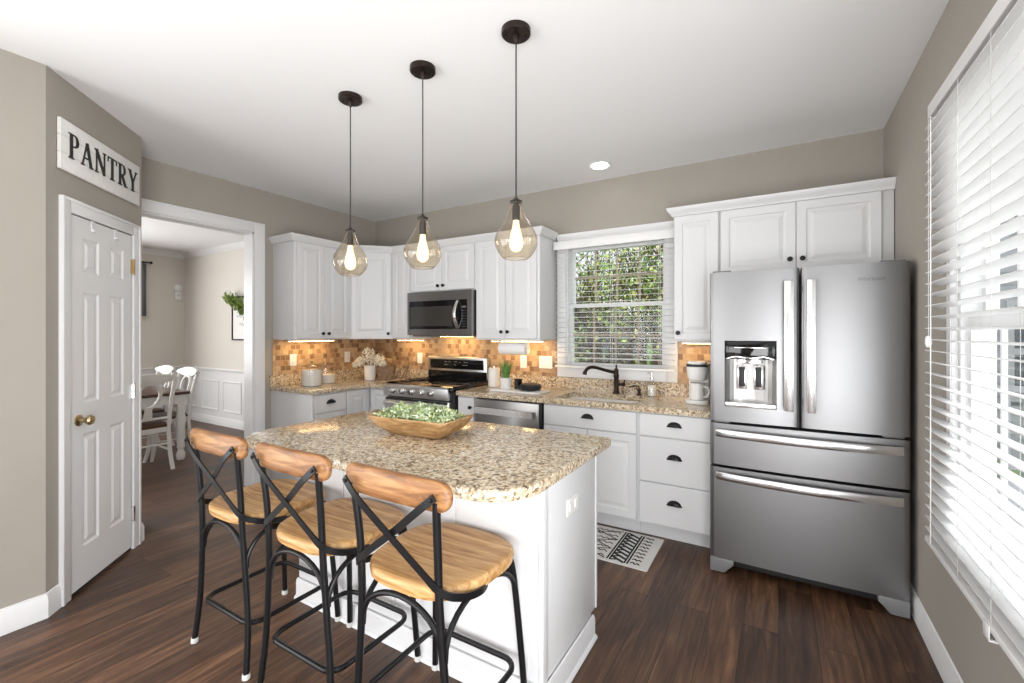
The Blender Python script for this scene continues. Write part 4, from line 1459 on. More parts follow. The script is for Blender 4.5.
MB().box(GX0 + 0.06, GX1 - 0.09, 3.031, 3.0348, 0.30, 0.70).build('oven_window', M['oven_glass'], dr)
MB().box(GX0 + 0.02, GX1 - 0.05, 3.0315, 3.0349, 0.788, 0.810).build('vent_slot', M['black_matte'], dr)
h = MB()
h.tube([(GX0 + 0.035, 2.988, 0.762), (GX1 - 0.065, 2.988, 0.762)], 0.009, 10, ry=0.015, up=(0, 0, 1))
for xx in (GX0 + 0.06, GX1 - 0.09):
    h.box(xx - 0.012, xx + 0.012, 2.992, 3.036, 0.750, 0.774)
h.build('handle', M['steel_bright'], dr)
MB().box(GX0 + 0.004, GX1 - 0.004, 3.04, 3.0745, 0.07, 0.205).build('warming_drawer', M['steel'], rg, bevel=0.003)
bgd = MB(); bgd.frame_prism((GX0, 0, 0), (0, 1, 0), (0, 0, 1), (1, 0, 0), [(3.656, 0.9255), (3.703, 0.9255), (3.703, 1.165), (3.690, 1.173), (3.656, 1.173), (3.640, 1.162), (3.652, 1.030)], 0, GX1 - GX0 - 0.055)
bk = bgd.build('backguard', M['steel_light'], rg, bevel=0.003)
q = MB(); q.add([(GX0 + 0.035, 3.6475, 1.045), (GX1 - 0.09, 3.6475, 1.045), (GX1 - 0.09, 3.639, 1.142), (GX0 + 0.035, 3.639, 1.142)], [(0, 1, 2, 3)])
q.add([(GX0 + 0.035, 3.66, 1.045), (GX1 - 0.09, 3.66, 1.045), (GX1 - 0.09, 3.66, 1.142), (GX0 + 0.035, 3.66, 1.142)], [(3, 2, 1, 0)])
q.build('display_panel', M['black_gloss'], bk)
q = MB(); q.box(GX0 + 0.004, GX1 - 0.059, 3.646, 3.654, 0.941, 1.024); q.build('lower_panel', M['black_gloss'], bk)
q = MB()
for (xa, za, wd) in ((-2.99, 1.115, 0.03), (-2.94, 1.117, 0.03), (-2.99, 1.085, 0.05), (-2.86, 1.118, 0.035), (-2.80, 1.112, 0.02), (-2.86, 1.085, 0.02), (-2.76, 1.085, 0.07), (-2.74, 1.115, 0.05)):
    q.box(xa, xa + wd, 3.6375, 3.6395, za, za + 0.005)
q.build('indicator_marks', M['steel_bright'], bk)
for (cx, cy, rr) in ((-3.02, 3.2, 0.10), (-2.61, 3.2, 0.085), (-3.02, 3.48, 0.075), (-2.61, 3.48, 0.10)):
    q = MB(); q.shell([(rr, 0.9404), (rr - 0.003, 0.9404)], (cx, cy, 0), (0, 0, 1), 32)
    q.build('burner_ring', M['gray_plastic'], rg)

# ================================================================= MICROWAVE
mwv = thing('microwave', 'stainless over the range microwave with curved handle', 'microwave', (-2.81, 3.5, 1.385))
MX0, MX1, MZ0, MZ1 = -3.218, -2.418, 1.395, 1.816
MB().box(MX0, MX1, 3.372, YB - 0.012, MZ0, MZ1 - 0.0005).build('case', M['black_matte'], mwv)
MB().box(MX0 + 0.03, MX1 - 0.03, 3.38, 3.65, MZ0 - 0.016, MZ0 - 0.0005).build('bottom_vent', M['steel'], mwv)
f = MB()
wx0, wx1, wz0, wz1 = MX0 + 0.022, MX1 - 0.055, MZ0 + 0.058, MZ1 - 0.088
f.box(MX0, MX1, 3.332, 3.3715, MZ0, wz0); f.box(MX0, MX1, 3.332, 3.3715, wz1, MZ1)
f.box(MX0, wx0, 3.332, 3.3715, wz0, wz1); f.box(wx1, MX1, 3.332, 3.3715, wz0, wz1)
mdoor = f.build('door', M['steel_dark'], mwv)
MB().box(wx0, wx1, 3.336, 3.371, wz0, wz1).build('glass_panel', M['black_gloss'], mdoor)
MB().box(wx0 + 0.015, wx1 - 0.175, 3.3345, 3.3359, wz0 + 0.028, wz1 - 0.055).build('viewing_window', M['mw_glass'], mdoor)
MB().box(MX1 - 0.03, MX1 - 0.0005, 3.3305, 3.3319, MZ0 + 0.002, MZ1 - 0.002).build('edge_trim', M['steel'], mdoor)
h = MB()
pts = [(wx1 - 0.115, 3.335 - 0.05 * math.sin(math.pi * i / 14), wz0 + 0.012 + (wz1 - wz0 - 0.024) * i / 14) for i in range(15)]
h.tube(pts, 0.017, 10, ry=0.008, up=(0, -1, 0))
h.build('handle', M['steel_bright'], mdoor)
q = MB()
q.box(wx1 - 0.062, wx1 - 0.014, 3.3345, 3.3359, wz1 - 0.075, wz1 - 0.062)
for i in range(7):
    for j in range(3):
        q.box(wx1 - 0.062 + j * 0.017, wx1 - 0.050 + j * 0.017, 3.3346, 3.3359, wz1 - 0.105 - i * 0.025, wz1 - 0.102 - i * 0.025)
q.build('keypad', M['gray_plastic'], mdoor)
# lamp lens under the microwave, lighting the cooktop
q = MB(); q.box(-3.02, -2.62, 3.60, 3.64, MZ0 - 0.019, MZ0 - 0.0165); q.build('lamp_lens', M['uc_light'], mwv)

# ================================================================= DISHWASHER
dwm = thing('dishwasher', 'stainless dishwasher beside the sink cabinet', 'dishwasher', (-1.9, 3.4, 0))
MB().box(-2.215, -1.575, 3.125, 3.70, 0.10, 0.868).build('tub', M['black_matte'], dwm)
MB().box(-2.215, -1.575, 3.20, 3.70, 0.001, 0.10).build('toe_panel', M['black_matte'], dwm)
dd = MB().box(-2.205, -1.598, 3.085, 3.1245, 0.12, 0.860).build('door', M['steel_dark'], dwm, bevel=0.004)
h = MB(); h.box(-2.185, -1.635, 3.036, 3.050, 0.748, 0.800)
for xx in (-2.14, -1.67):
    h.box(xx - 0.012, xx + 0.012, 3.05, 3.086, 0.762, 0.788)
h.build('handle', M['steel_bright'], dd)
MB().box(-1.597, -1.576, 3.09, 3.1245, 0.12, 0.864).build('side_gasket', M['black_matte'], dwm)


# ================================================================= STOOLS
def make_stool(label):
    root = thing('bar_stool', label, 'stool', (0, 0, 0), 'bar stools along the island')
    # seat: saddle with rounded corners, wider in front
    N_ = 48
    def outline(sc_, n=N_):
        out = []
        for k in range(n):
            a = 2 * math.pi * k / n
            ca, sa = math.cos(a), math.sin(a)
            p = 3.1
            rr = (abs(ca) ** p + abs(sa) ** p) ** (-1 / p)
            xx, yy = rr * ca, rr * sa
            wfac = 0.226 + 0.014 * yy
            out.append((xx * wfac * sc_, yy * 0.216 * sc_ - 0.004))
        return out
    s = MB()
    prof = [(0.90, 0.598), (0.985, 0.604), (1.0, 0.620), (0.992, 0.636), (0.955, 0.6425), (0.80, 0.640), (0.45, 0.6355), (0.12, 0.634)]
    vs = []
    for sc_, z in prof:
        vs += [(p[0], p[1], z) for p in outline(sc_)]
    fs = []
    for j in range(len(prof) - 1):
        for k in range(N_):
            fs.append((j * N_ + k, j * N_ + (k + 1) % N_, (j + 1) * N_ + (k + 1) % N_, (j + 1) * N_ + k))
    fs.append(tuple(range(N_ - 1, -1, -1))); fs.append(tuple((len(prof) - 1) * N_ + k for k in range(N_)))
    s.add(vs, fs)
    s.build('seat', M['stool_wood'], root, ang=50)
    tr = 0.0125
    for sx in (-1, 1):
        # rear leg running up into the back post
        l = MB()
        path = spline([(sx * 0.212, -0.222, 0.012), (sx * 0.196, -0.206, 0.22), (sx * 0.174, -0.208, 0.46), (sx * 0.166, -0.213, 0.60), (sx * 0.167, -0.222, 0.76), (sx * 0.176, -0.240, 0.925)], 6)
        l.tube(path, tr, 12)
        lg = l.build('leg', M['black_metal'], root)
        MB().lathe([(0.0145, 0.0), (0.016, 0.004), (0.0145, 0.022)], (sx * 0.212, -0.222, 0.0005), (0, 0, 1), 14).build('foot_cap', M['light_grey'], lg)
        # front leg
        l = MB()
        path = spline([(sx * 0.218, 0.216, 0.012), (sx * 0.206, 0.204, 0.22), (sx * 0.190, 0.186, 0.46), (sx * 0.178, 0.172, 0.575), (sx * 0.160, 0.150, 0.588)], 6)
        l.tube(path, tr, 12)
        lg = l.build('leg', M['black_metal'], root)
        MB().lathe([(0.0145, 0.0), (0.016, 0.004), (0.0145, 0.022)], (sx * 0.218, 0.216, 0.0005), (0, 0, 1), 14).build('foot_cap', M['light_grey'], lg)
    # arched braces under the seat on all four sides
    def arch(a, b_, z0, z1):
        a, b_ = Vector(a), Vector(b_)
        pts = []
        for k in range(17):
            t_ = math.pi * k / 16
            u_ = 0.5 - 0.5 * math.cos(t_)
            p = a.lerp(b_, u_)
            p.z = z0 + (z1 - z0) * math.sin(t_) ** 0.8
            pts.append(p)
        return pts
    for (a, b_) in (((-0.172, -0.207, 0), (0.172, -0.207, 0)), ((0.176, -0.20, 0), (0.19, 0.186, 0)), ((-0.176, -0.20, 0), (-0.19, 0.186, 0)), ((-0.19, 0.186, 0), (0.19, 0.186, 0))):
        m = MB(); m.tube(arch(a, b_, 0.435, 0.586), 0.0095, 10)
        m.build('brace', M['black_metal'], root)
    # footrest ring
    ring = rrect(-0.195, 0.195, -0.195, 0.195, [0.06] * 4, 6)
    m = MB(); m.tube([(p[0], p[1], 0.195) for p in ring], 0.0105, 10, closed=True)
    m.build('footrest', M['black_metal'], root)
    # top rail: bowed slab with rounded ends
    rl = MB()
    L, hh, th = 0.222, 0.046, 0.0155
    n1 = 40
    secs = []
    for i in range(n1 + 1):
        s_ = -1 + 2 * i / n1
        xx = L * math.sin(s_ * math.pi / 2)
        e_ = abs(xx) / L
        hf = hh * (1 - max(0, (e_ - 0.80) / 0.2) ** 2.2) ** 0.5 if e_ > 0.8 else hh
        hf = max(hf, 0.004)
        tf = th * (1 if e_ < 0.92 else max(0.35, 1 - ((e_ - 0.92) / 0.08) ** 2 * 0.65))
        yc_ = -0.247 + 0.022 * (xx / L) ** 2
        zc_ = 0.9365 + 0.006 * (1 - (xx / L) ** 2)
        secs.append([(xx, yc_ + tf * math.cos(a) * (abs(math.cos(a)) ** -0.45 if abs(math.cos(a)) > 0.02 else 1), zc_ + hf * math.sin(a) * (abs(math.sin(a)) ** -0.45 if abs(math.sin(a)) > 0.02 else 1)) for a in [2 * math.pi * k / 20 for k in range(20)]])
    vs = sum(secs, []); fs = []
    for i in range(n1):
        for k in range(20):
            fs.append((i * 20 + k, i * 20 + (k + 1) % 20, (i + 1) * 20 + (k + 1) % 20, (i + 1) * 20 + k))
    fs.append(tuple(range(19, -1, -1))); fs.append(tuple(n1 * 20 + k for k in range(20)))
    rl.add(vs, fs)
    rl.build('top_rail', M['rail_wood'], root, ang=60)
    # crossed flat bars of the back, sweeping round to the seat sides
    for sx in (-1, 1):
        off = 0.004 * sx
        m = MB()
        path = spline([(sx * 0.186, -0.264 + off, 0.944), (sx * 0.12, -0.268 + off, 0.890), (0.0, -0.248 + off * 1.6, 0.795), (-sx * 0.110, -0.236 + off, 0.712), (-sx * 0.180, -0.222, 0.655), (-sx * 0.214, -0.165, 0.624), (-sx * 0.222, -0.080, 0.603), (-sx * 0.205, -0.020, 0.594)], 7)
        # flat section: wide face outwards from the back
        P = path
        vs, fs = [], []
        for i, p in enumerate(P):
            t_ = (P[min(i + 1, len(P) - 1)] - P[max(i - 1, 0)]).normalized()
            outw = Vector((p.x * 1.2, p.y + 0.02, 0)).normalized() if i > len(P) * 0.55 else Vector((0, -1, 0))
            if i > len(P) * 0.45:
                w_ = min(1, max(0, (i / len(P) - 0.45) / 0.3))
                outw = (Vector((0, -1, 0)) * (1 - w_) + Vector((-sx, -0.15, 0)).normalized() * w_).normalized()
            outw = (outw - t_ * outw.dot(t_)).normalized()
            wd = t_.cross(outw)
            hw, ht = 0.0115, 0.0028
            vs += [p + wd * hw + outw * ht, p - wd * hw + outw * ht, p - wd * hw - outw * ht, p + wd * hw - outw * ht]
        for i in range(len(P) - 1):
            for k in range(4):
                fs.append((i * 4 + k, i * 4 + (k + 1) % 4, i * 4 + 4 + (k + 1) % 4, i * 4 + 4 + k))
        fs.append((3, 2, 1, 0)); e_ = (len(P) - 1) * 4; fs.append((e_, e_ + 1, e_ + 2, e_ + 3))
        m.add(vs, fs)
        # bolt heads
        m.lathe([(0.006, 0), (0.005, 0.004), (0, 0.005)], (sx * 0.176, -0.270 + off, 0.936), (0, -1, 0), 10)
        m.build('cross_bar', M['black_metal'], root)
    return root


st = make_stool('black metal and wood bar stool nearest the camera, at the right end of the island')
st.location = (-1.022, 1.232, 0)
for (x, l) in ((-1.555, 'middle bar stool of the three along the island'), (-2.078, 'bar stool farthest left, nearest the dining room opening')):
    c2 = copy_tree(st)
    c2.location = (x, 1.232, 0)
    c2['label'] = l

# ================================================================= PENDANTS AND CEILING LIGHT
def make_pendant(label, x, y):
    root = thing('pendant_light', label, 'pendant light', (0, 0, ZC), 'pendant lights over the island')
    MB().lathe([(0.0, 0), (0.064, 0), (0.064, -0.021), (0.059, -0.026), (0.0, -0.027)][::-1], (0, 0, ZC - 0.0005), (0, 0, 1), 32).build('canopy', M['bronze'], root)
    mb = MB()
    for a in (0.6, 0.6 + math.pi):
        mb.sphere((0.04 * math.cos(a), 0.04 * math.sin(a), ZC - 0.029), 0.005, 8)
    mb.build('screws', M['black_metal'], root)
    MB().lathe([(0.014, 0), (0.012, -0.016), (0.005, -0.03)][::-1], (0, 0, ZC - 0.0275), (0, 0, 1), 14).build('cord_grip', M['bronze'], root)
    MB().tube([(0, 0, 2.000), (0, 0, ZC - 0.03)], 0.0032, 8).build('cord', M['black_matte'], root)
    zb = 1.738
    prof = [(0.052, 0.0), (0.060, 0.004), (0.072, 0.018), (0.086, 0.040), (0.0935, 0.064), (0.093, 0.085), (0.085, 0.110), (0.070, 0.137), (0.054, 0.163), (0.041, 0.188), (0.032, 0.212), (0.0275, 0.232), (0.0265, 0.246)]
    sm = []
    sp = spline([(r_, h_, 0) for r_, h_ in prof], 4)
    sh = MB(); sh.shell([(p.x, p.y) for p in sp], (0, 0, zb), (0, 0, 1), 40)
    sh.tube([(0.0515 * math.cos(a * math.pi / 20), 0.0515 * math.sin(a * math.pi / 20), zb) for a in range(40)], 0.002, 6, closed=True)
    sh.build('glass_shade', M['amber_glass'], root, ang=70)
    MB().lathe([(0.0275, 0.2465), (0.0275, 0.250), (0.016, 0.256), (0.007, 0.266)], (0, 0, zb), (0, 0, 1), 24).build('cap', M['bronze'], root)
    MB().lathe([(0.016, 0.165), (0.017, 0.172), (0.017, 0.225), (0.012, 0.235), (0.008, 0.246)], (0, 0, zb), (0, 0, 1), 20).build('socket', M['bronze'], root)
    bp_ = spline([(0.013, 0.166, 0), (0.014, 0.145, 0), (0.021, 0.115, 0), (0.0285, 0.085, 0), (0.030, 0.065, 0), (0.024, 0.042, 0), (0.010, 0.030, 0), (0.0, 0.028, 0)], 3)
    MB().lathe([(p.x, p.y) for p in bp_][::-1], (0, 0, zb), (0, 0, 1), 20).build('bulb', M['bulb'], root)
    root.location = (x, y, ZC)
    return root


pd0 = make_pendant('clear amber teardrop pendant on the shortest looking cord, nearest the window', -0.988, 1.690)
pd0['label'] = 'rightmost amber glass teardrop pendant, hanging closest to the sink window'
for (x, l) in ((-1.530, 'middle one of the three amber glass teardrop pendants'), (-2.068, 'leftmost amber glass teardrop pendant, nearest the dining room opening')):
    c2 = copy_tree(pd0); c2.location = (x, 1.692, ZC); c2['label'] = l

rl = thing('recessed_light', 'round recessed ceiling light in front of the sink window', 'ceiling light', (-1.213, 3.388, ZC))
MB().lathe([(0.060, -0.003), (0.082, -0.008), (0.088, -0.001)], (-1.213, 3.388, ZC), (0, 0, 1), 36).build('trim_ring', M['trim'], rl)
MB().lathe([(0.0, -0.0105), (0.060, -0.0100), (0.061, -0.0085)], (-1.213, 3.388, ZC), (0, 0, 1), 30).build('lens', M['can_light'], rl)

# ================================================================= COUNTER ITEMS
def item(name, label, cat, loc, group=None):
    return thing(name, label, cat, loc, group)


ZT = CZ1 + 0.0008
# canisters
def canister(x, y, r, h, fill, label):
    cn = item('canister', label, 'canister', (x, y, ZT), 'canisters on the left counter')
    MB().lathe([(r * 0.96, 0.0), (r, 0.005), (r, h - 0.008), (r * 0.97, h)], (x, y, ZT), (0, 0, 1), 30).build('body', M['jar_glass'], cn, ang=60)
    MB().lathe([(r * 0.94, 0.003), (r * 0.975, 0.007), (r * 0.975, fill), (0, fill + 0.002)], (x, y, ZT), (0, 0, 1), 28).build('contents', M['flour'], cn)
    MB().lathe([(r * 1.02, h + 0.0005), (r * 1.02, h + 0.008), (r * 0.6, h + 0.018), (0.01, h + 0.022)], (x, y, ZT), (0, 0, 1), 28).build('lid', M['jar_glass'], cn)
    MB().lathe([(0.008, h + 0.021), (0.007, h + 0.030), (0.014, h + 0.036), (0.016, h + 0.045), (0.010, h + 0.053), (0, h + 0.055)], (x, y, ZT), (0, 0, 1), 14).build('knob', M['brass'], cn)


canister(-3.800, 2.665, 0.092, 0.185, 0.150, 'nearer glass canister filled high with white powder on the left counter')
canister(-3.895, 2.885, 0.092, 0.185, 0.085, 'farther glass canister filled about half with white powder on the left counter')

# vase of hydrangeas
vs_ = item('flower_vase', 'cream vase of white hydrangeas in the counter corner', 'vase', (-3.76, 3.33, ZT))
MB().lathe([(0.052, 0), (0.055, 0.004), (0.060, 0.08), (0.063, 0.155), (0.058, 0.155), (0.052, 0.02), (0, 0.015)], (-3.76, 3.33, ZT), (0, 0, 1), 26).build('pot', M['white_ceramic'], vs_)
vx, vy = -3.76, 3.33
bl_ = [((-0.02, 0.0, 0.27), 0.075), ((-0.09, -0.05, 0.19), 0.05), ((0.10, 0.04, 0.22), 0.055), ((0.03, 0.05, 0.20), 0.06), ((-0.05, 0.05, 0.21), 0.055), ((0.13, 0.06, 0.17), 0.035), ((-0.12, -0.09, 0.165), 0.03)]
for (o_, r) in bl_:
    m = MB()
    c_ = Vector((vx + o_[0], vy + o_[1], ZT + o_[2]))
    for k in range(170):
        d = rand_dir()
        leaf_quads(m, c_ + d * r * random.uniform(0.8, 1.0), d + rand_dir() * 0.5, 0.024, 0.022)
    m.build('blossom', M['petal'], vs_, smooth=False)
m = MB()
for (o_, r) in bl_:
    m.tube(spline([(vx + o_[0] * 0.2, vy + o_[1] * 0.2, ZT + 0.05), (vx + o_[0] * 0.5, vy + o_[1] * 0.5, ZT + 0.14), (vx + o_[0], vy + o_[1], ZT + o_[2])], 4), 0.003, 6)
m.build('stems', M['bark'], vs_)
# wooden holder beside the vase
uh = item('wooden_holder', 'grey brown wooden holder with two wooden spoons beside the flower vase', 'holder', (-3.62, 3.36, ZT))
m = MB()
hx, hy = -3.585, 3.40
ring_ = lambda h_, z_: [(hx - h_, hy - h_, z_), (hx + h_, hy - h_, z_), (hx + h_, hy + h_, z_), (hx - h_, hy + h_, z_)]
lv_ = [ring_(0.042, ZT), ring_(0.055, ZT + 0.15), ring_(0.047, ZT + 0.15), ring_(0.036, ZT + 0.012)]
m.add(sum(lv_, []), [(3, 2, 1, 0)] + [(j * 4 + k, j * 4 + (k + 1) % 4, j * 4 + 4 + (k + 1) % 4, j * 4 + 4 + k) for j in range(3) for k in range(4)] + [(12, 13, 14, 15)])
m.build('box', M['gray_wood'], uh)
for (dx, dy) in ((0.03, 0.02), (-0.015, 0.03)):
    m = MB()
    m.tube([(hx - dx * 0.4, hy - dy * 0.4, ZT + 0.016), (hx + dx, hy + dy, ZT + 0.19)], 0.005, 8)
    m.sphere((hx + dx * 1.15, hy + dy * 1.15, ZT + 0.205), 0.018, 10, 1.4)
    m.build('spoon', M['bowl_wood'], uh)
# script word ornament in dark wood
m = MB()
pts = [(-3.72, 0.03), (-3.69, 0.055), (-3.665, 0.02), (-3.645, 0.012), (-3.620, 0.06), (-3.598, 0.115), (-3.590, 0.10), (-3.600, 0.03), (-3.585, 0.012), (-3.560, 0.05), (-3.520, 0.10), (-3.505, 0.11), (-3.520, 0.03), (-3.500, 0.012), (-3.470, 0.05), (-3.41, 0.14), (-3.395, 0.155), (-3.425, 0.06), (-3.43, 0.02), (-3.405, 0.012), (-3.36, 0.03)]
m.tube(spline([(a + 0.03, 3.50, ZT + b_) for a, b_ in pts], 5), 0.0075, 8)
tag(m.build('script_ornament', M['gray_wood']), 'brown handwriting style ornament standing on the counter left of the range', 'ornament')

# white candle / canister beside range
cn = item('white_canister', 'tall white lidded jar standing right of the range', 'jar', (-2.285, 3.50, ZT))
MB().lathe([(0.050, 0), (0.054, 0.004), (0.054, 0.160), (0.050, 0.164)], (-2.285, 3.50, ZT), (0, 0, 1), 28).build('body', M['white_ceramic'], cn)
MB().lathe([(0.055, 0.1645), (0.055, 0.172), (0.012, 0.178), (0.008, 0.182), (0.012, 0.190), (0, 0.194)], (-2.285, 3.50, ZT), (0, 0, 1), 28).build('lid', M['white_ceramic'], cn)
# marble tray
m = MB(); m.prism(rrect(-2.14, -1.66, 3.20, 3.42, [0.02] * 4, 4), ZT, ZT + 0.014)
m.X = None
tag(m.build('marble_board', M['marble'], bevel=0.003), 'pale marble board carrying the grass pot and black dishes', 'board')
ZB = ZT + 0.0148
pt = item('potted_grass', 'small white pot of green grass on the marble board', 'plant', (-2.05, 3.33, ZB))
px_, py_ = -2.05, 3.33
MB().lathe([(0.044, 0), (0.047, 0.003), (0.053, 0.095), (0.049, 0.095), (0.046, 0.078), (0, 0.078)], (px_, py_, ZB), (0, 0, 1), 26).build('pot', M['white_ceramic'], pt)
m = MB()
for k in range(120):
    a = random.uniform(0, 6.283); r0 = random.uniform(0, 0.030); L = random.uniform(0.12, 0.19); sp_ = random.uniform(0.01, 0.10)
    b0 = Vector((px_ + r0 * math.cos(a), py_ + r0 * math.sin(a), ZB + 0.079)); d = Vector((math.cos(a), math.sin(a), 0))
    sd = Vector((-d.y, d.x, 0)) * 0.0022
    mid = b0 + d * sp_ * 0.35 + Vector((0, 0, L * 0.6)); tip = b0 + d * sp_ + Vector((0, 0, L))
    m.add([b0 - sd, b0 + sd, mid + sd, mid - sd, tip], [(0, 1, 2, 3), (3, 2, 4)])
m.build('grass', M['grass'], pt, smooth=False)
m = MB(); m.lathe([(0.030, 0), (0.033, 0.004), (0.033, 0.075), (0.037, 0.078), (0.037, 0.086), (0.030, 0.086), (0.028, 0.02), (0, 0.02)], (-1.935, 3.35, ZB), (0, 0, 1), 24)
tag(m.build('black_cup', M['black_gloss']), 'black cup beside the grass pot on the marble board', 'cup')
m = MB(); m.lathe([(0.045, 0), (0.085, 0.008), (0.095, 0.035), (0.085, 0.052), (0.05, 0.062), (0, 0.064)], (-1.80, 3.32, ZB), (0, 0, 1), 28)
tag(m.build('black_dish', M['black_matte']), 'low black covered dish on the marble board', 'dish')

# faucet
fc = item('faucet', 'dark bronze faucet with arched spout behind the sink', 'faucet', (-1.150, 3.605, ZT))
fx, fy = -1.150, 3.605
MB().lathe([(0.030, 0), (0.030, 0.006), (0.024, 0.014), (0.020, 0.05), (0.019, 0.13), (0.023, 0.138), (0.023, 0.152), (0.018, 0.162), (0.019, 0.19), (0.014, 0.204), (0.006, 0.210), (0.008, 0.222), (0.006, 0.236), (0, 0.238)], (fx, fy, ZT), (0, 0, 1), 24).build('body', M['bronze'], fc)
m = MB()
path = spline([(fx - 0.01, fy - 0.004, ZT + 0.172), (fx - 0.07, fy - 0.06, ZT + 0.192), (fx - 0.14, fy - 0.125, ZT + 0.218), (fx - 0.18, fy - 0.162, ZT + 0.214), (fx - 0.200, fy - 0.180, ZT + 0.186), (fx - 0.205, fy - 0.185, ZT + 0.160)], 6)
m.tube(path, [0.013] * (len(path) - 8) + [0.014] * 3 + [0.017] * 5, 14)
m.build('spout', M['bronze'], fc)
m = MB(); m.tube([(fx + 0.016, fy, ZT + 0.075), (fx + 0.05, fy, ZT + 0.078)], 0.012, 12); m.sphere((fx + 0.06, fy, ZT + 0.079), 0.018, 12)
m.tube([(fx + 0.06, fy, ZT + 0.079), (fx + 0.075, fy - 0.012, ZT + 0.115)], 0.006, 8)
m.build('side_lever', M['bronze'], fc)
sp = item('soap_pump', 'short dark bronze soap pump set in the counter', 'soap pump', (-0.965, 3.61, ZT))
MB().lathe([(0.022, 0), (0.022, 0.006), (0.014, 0.014), (0.013, 0.032), (0.018, 0.038), (0.018, 0.046), (0.006, 0.05), (0.005, 0.066), (0.010, 0.07), (0, 0.075)], (-0.965, 3.61, ZT), (0, 0, 1), 18).build('base', M['bronze'], sp)
MB().tube(spline([(-0.965, 3.61, ZT + 0.069), (-1.00, 3.585, ZT + 0.073), (-1.035, 3.56, ZT + 0.064)], 4), 0.005, 8).build('spout', M['bronze'], sp)
sb = item('soap_bottle', 'clear glass soap bottle with pump beside the window', 'bottle', (-0.862, 3.60, ZT))
MB().lathe([(0.033, 0), (0.036, 0.004), (0.036, 0.092), (0.030, 0.106), (0.014, 0.118), (0.013, 0.132)], (-0.862, 3.60, ZT), (0, 0, 1), 26).build('body', M['jar_glass'], sb)
MB().lathe([(0.0335, 0.004), (0.0335, 0.085), (0, 0.086)], (-0.862, 3.60, ZT), (0, 0, 1), 24).build('soap', M['soap'], sb)
m = MB()
for k in range(9):
    z_ = ZT + 0.022 + (k % 5) * 0.011
    a0 = -2.35 + (k // 5) * 0.35
    m.add([(-0.862 + 0.0368 * math.cos(a_), 3.60 + 0.0368 * math.sin(a_), z_ + dz) for a_, dz in ((a0, 0), (a0 + 0.18, 0), (a0 + 0.18, 0.004), (a0, 0.004))], [(0, 1, 2, 3)])
m.build('print', M['gray_print'], sb)
m = MB(); m.lathe([(0.014, 0.1325), (0.014, 0.148), (0.005, 0.152), (0.005, 0.178), (0.009, 0.180), (0.009, 0.188), (0, 0.189)], (-0.862, 3.60, ZT), (0, 0, 1), 16)
m.tube([(-0.862, 3.60, ZT + 0.184), (-0.890, 3.575, ZT + 0.182)], 0.004, 8)
m.build('pump', M['chrome'], sb)

# coffee maker
cf = item('coffee_maker', 'small white coffee maker with a mug beside the refrigerator', 'coffee maker', (-0.50, 3.45, ZT))
cx, cy = -0.492, 3.40
MB().prism(rrect(cx - 0.078, cx + 0.078, cy - 0.085, cy + 0.125, [0.05, 0.05, 0.02, 0.02], 6), ZT, ZT + 0.028).build('base', M['white_plastic'], cf, bevel=0.004)
m = MB(); m.prism(rrect(cx - 0.070, cx + 0.070, cy + 0.045, cy + 0.122, [0.015] * 4, 4), ZT + 0.0285, ZT + 0.285); m.build('tower', M['white_plastic'], cf, bevel=0.004)
m = MB(); m.lathe([(0.048, 0.165), (0.060, 0.175), (0.070, 0.215), (0.072, 0.255), (0.066, 0.262)], (cx, cy - 0.03, ZT), (0, 0, 1), 28); m.build('filter_basket', M['white_plastic'], cf)
m = MB(); m.prism(rrect(cx - 0.072, cx + 0.072, cy - 0.085, cy + 0.044, [0.05, 0.05, 0.01, 0.01], 6), ZT + 0.2625, ZT + 0.278)
tag(m.build('lid', M['black_matte'], cf, bevel=0.004), 'black lid')
m = MB(); m.prism(rrect(cx - 0.068, cx + 0.060, cy - 0.080, cy + 0.03, [0.045, 0.045, 0.01, 0.01], 6), ZT + 0.2785, ZT + 0.298)
m.build('lid_cap', M['white_plastic'], cf, bevel=0.006)
mg = item('mug', 'white mug standing under the coffee maker spout', 'mug', (cx, cy - 0.03, ZT + 0.0288))
MB().lathe([(0.040, 0), (0.045, 0.004), (0.047, 0.11), (0.0475, 0.118), (0.043, 0.118), (0.041, 0.01), (0, 0.008)], (cx, cy - 0.03, ZT + 0.0288), (0, 0, 1), 28).build('body', M['white_ceramic'], mg)
m = MB(); m.tube(spline([(cx + 0.043, cy - 0.045, ZT + 0.125), (cx + 0.074, cy - 0.058, ZT + 0.118), (cx + 0.080, cy - 0.060, ZT + 0.088), (cx + 0.066, cy - 0.056, ZT + 0.058), (cx + 0.042, cy - 0.045, ZT + 0.052)], 5), 0.006, 8)
m.build('handle', M['white_ceramic'], mg)

# paper towel roll under the cabinet
pt_ = item('paper_towel_holder', 'white paper towel roll on a holder hung under the wall cabinet', 'paper towel holder', (-2.07, 3.50, 1.36))
m = MB(); m.tube([(-2.215, 3.50, 1.272), (-1.925, 3.50, 1.272)], 0.007, 8)
for xx in (-2.222, -1.918):
    m.box(xx - 0.004, xx + 0.004, 3.488, 3.512, 1.260, 1.3512)
m.build('arms', M['white_plastic'], pt_, bevel=0.001)
m = MB(); m.lathe([(0.018, -0.137), (0.054, -0.137), (0.055, -0.133), (0.055, 0.133), (0.054, 0.137), (0.018, 0.137)], (-2.07, 3.50, 1.272), (1, 0, 0), 28)
m.build('roll', M['paper'], pt_)

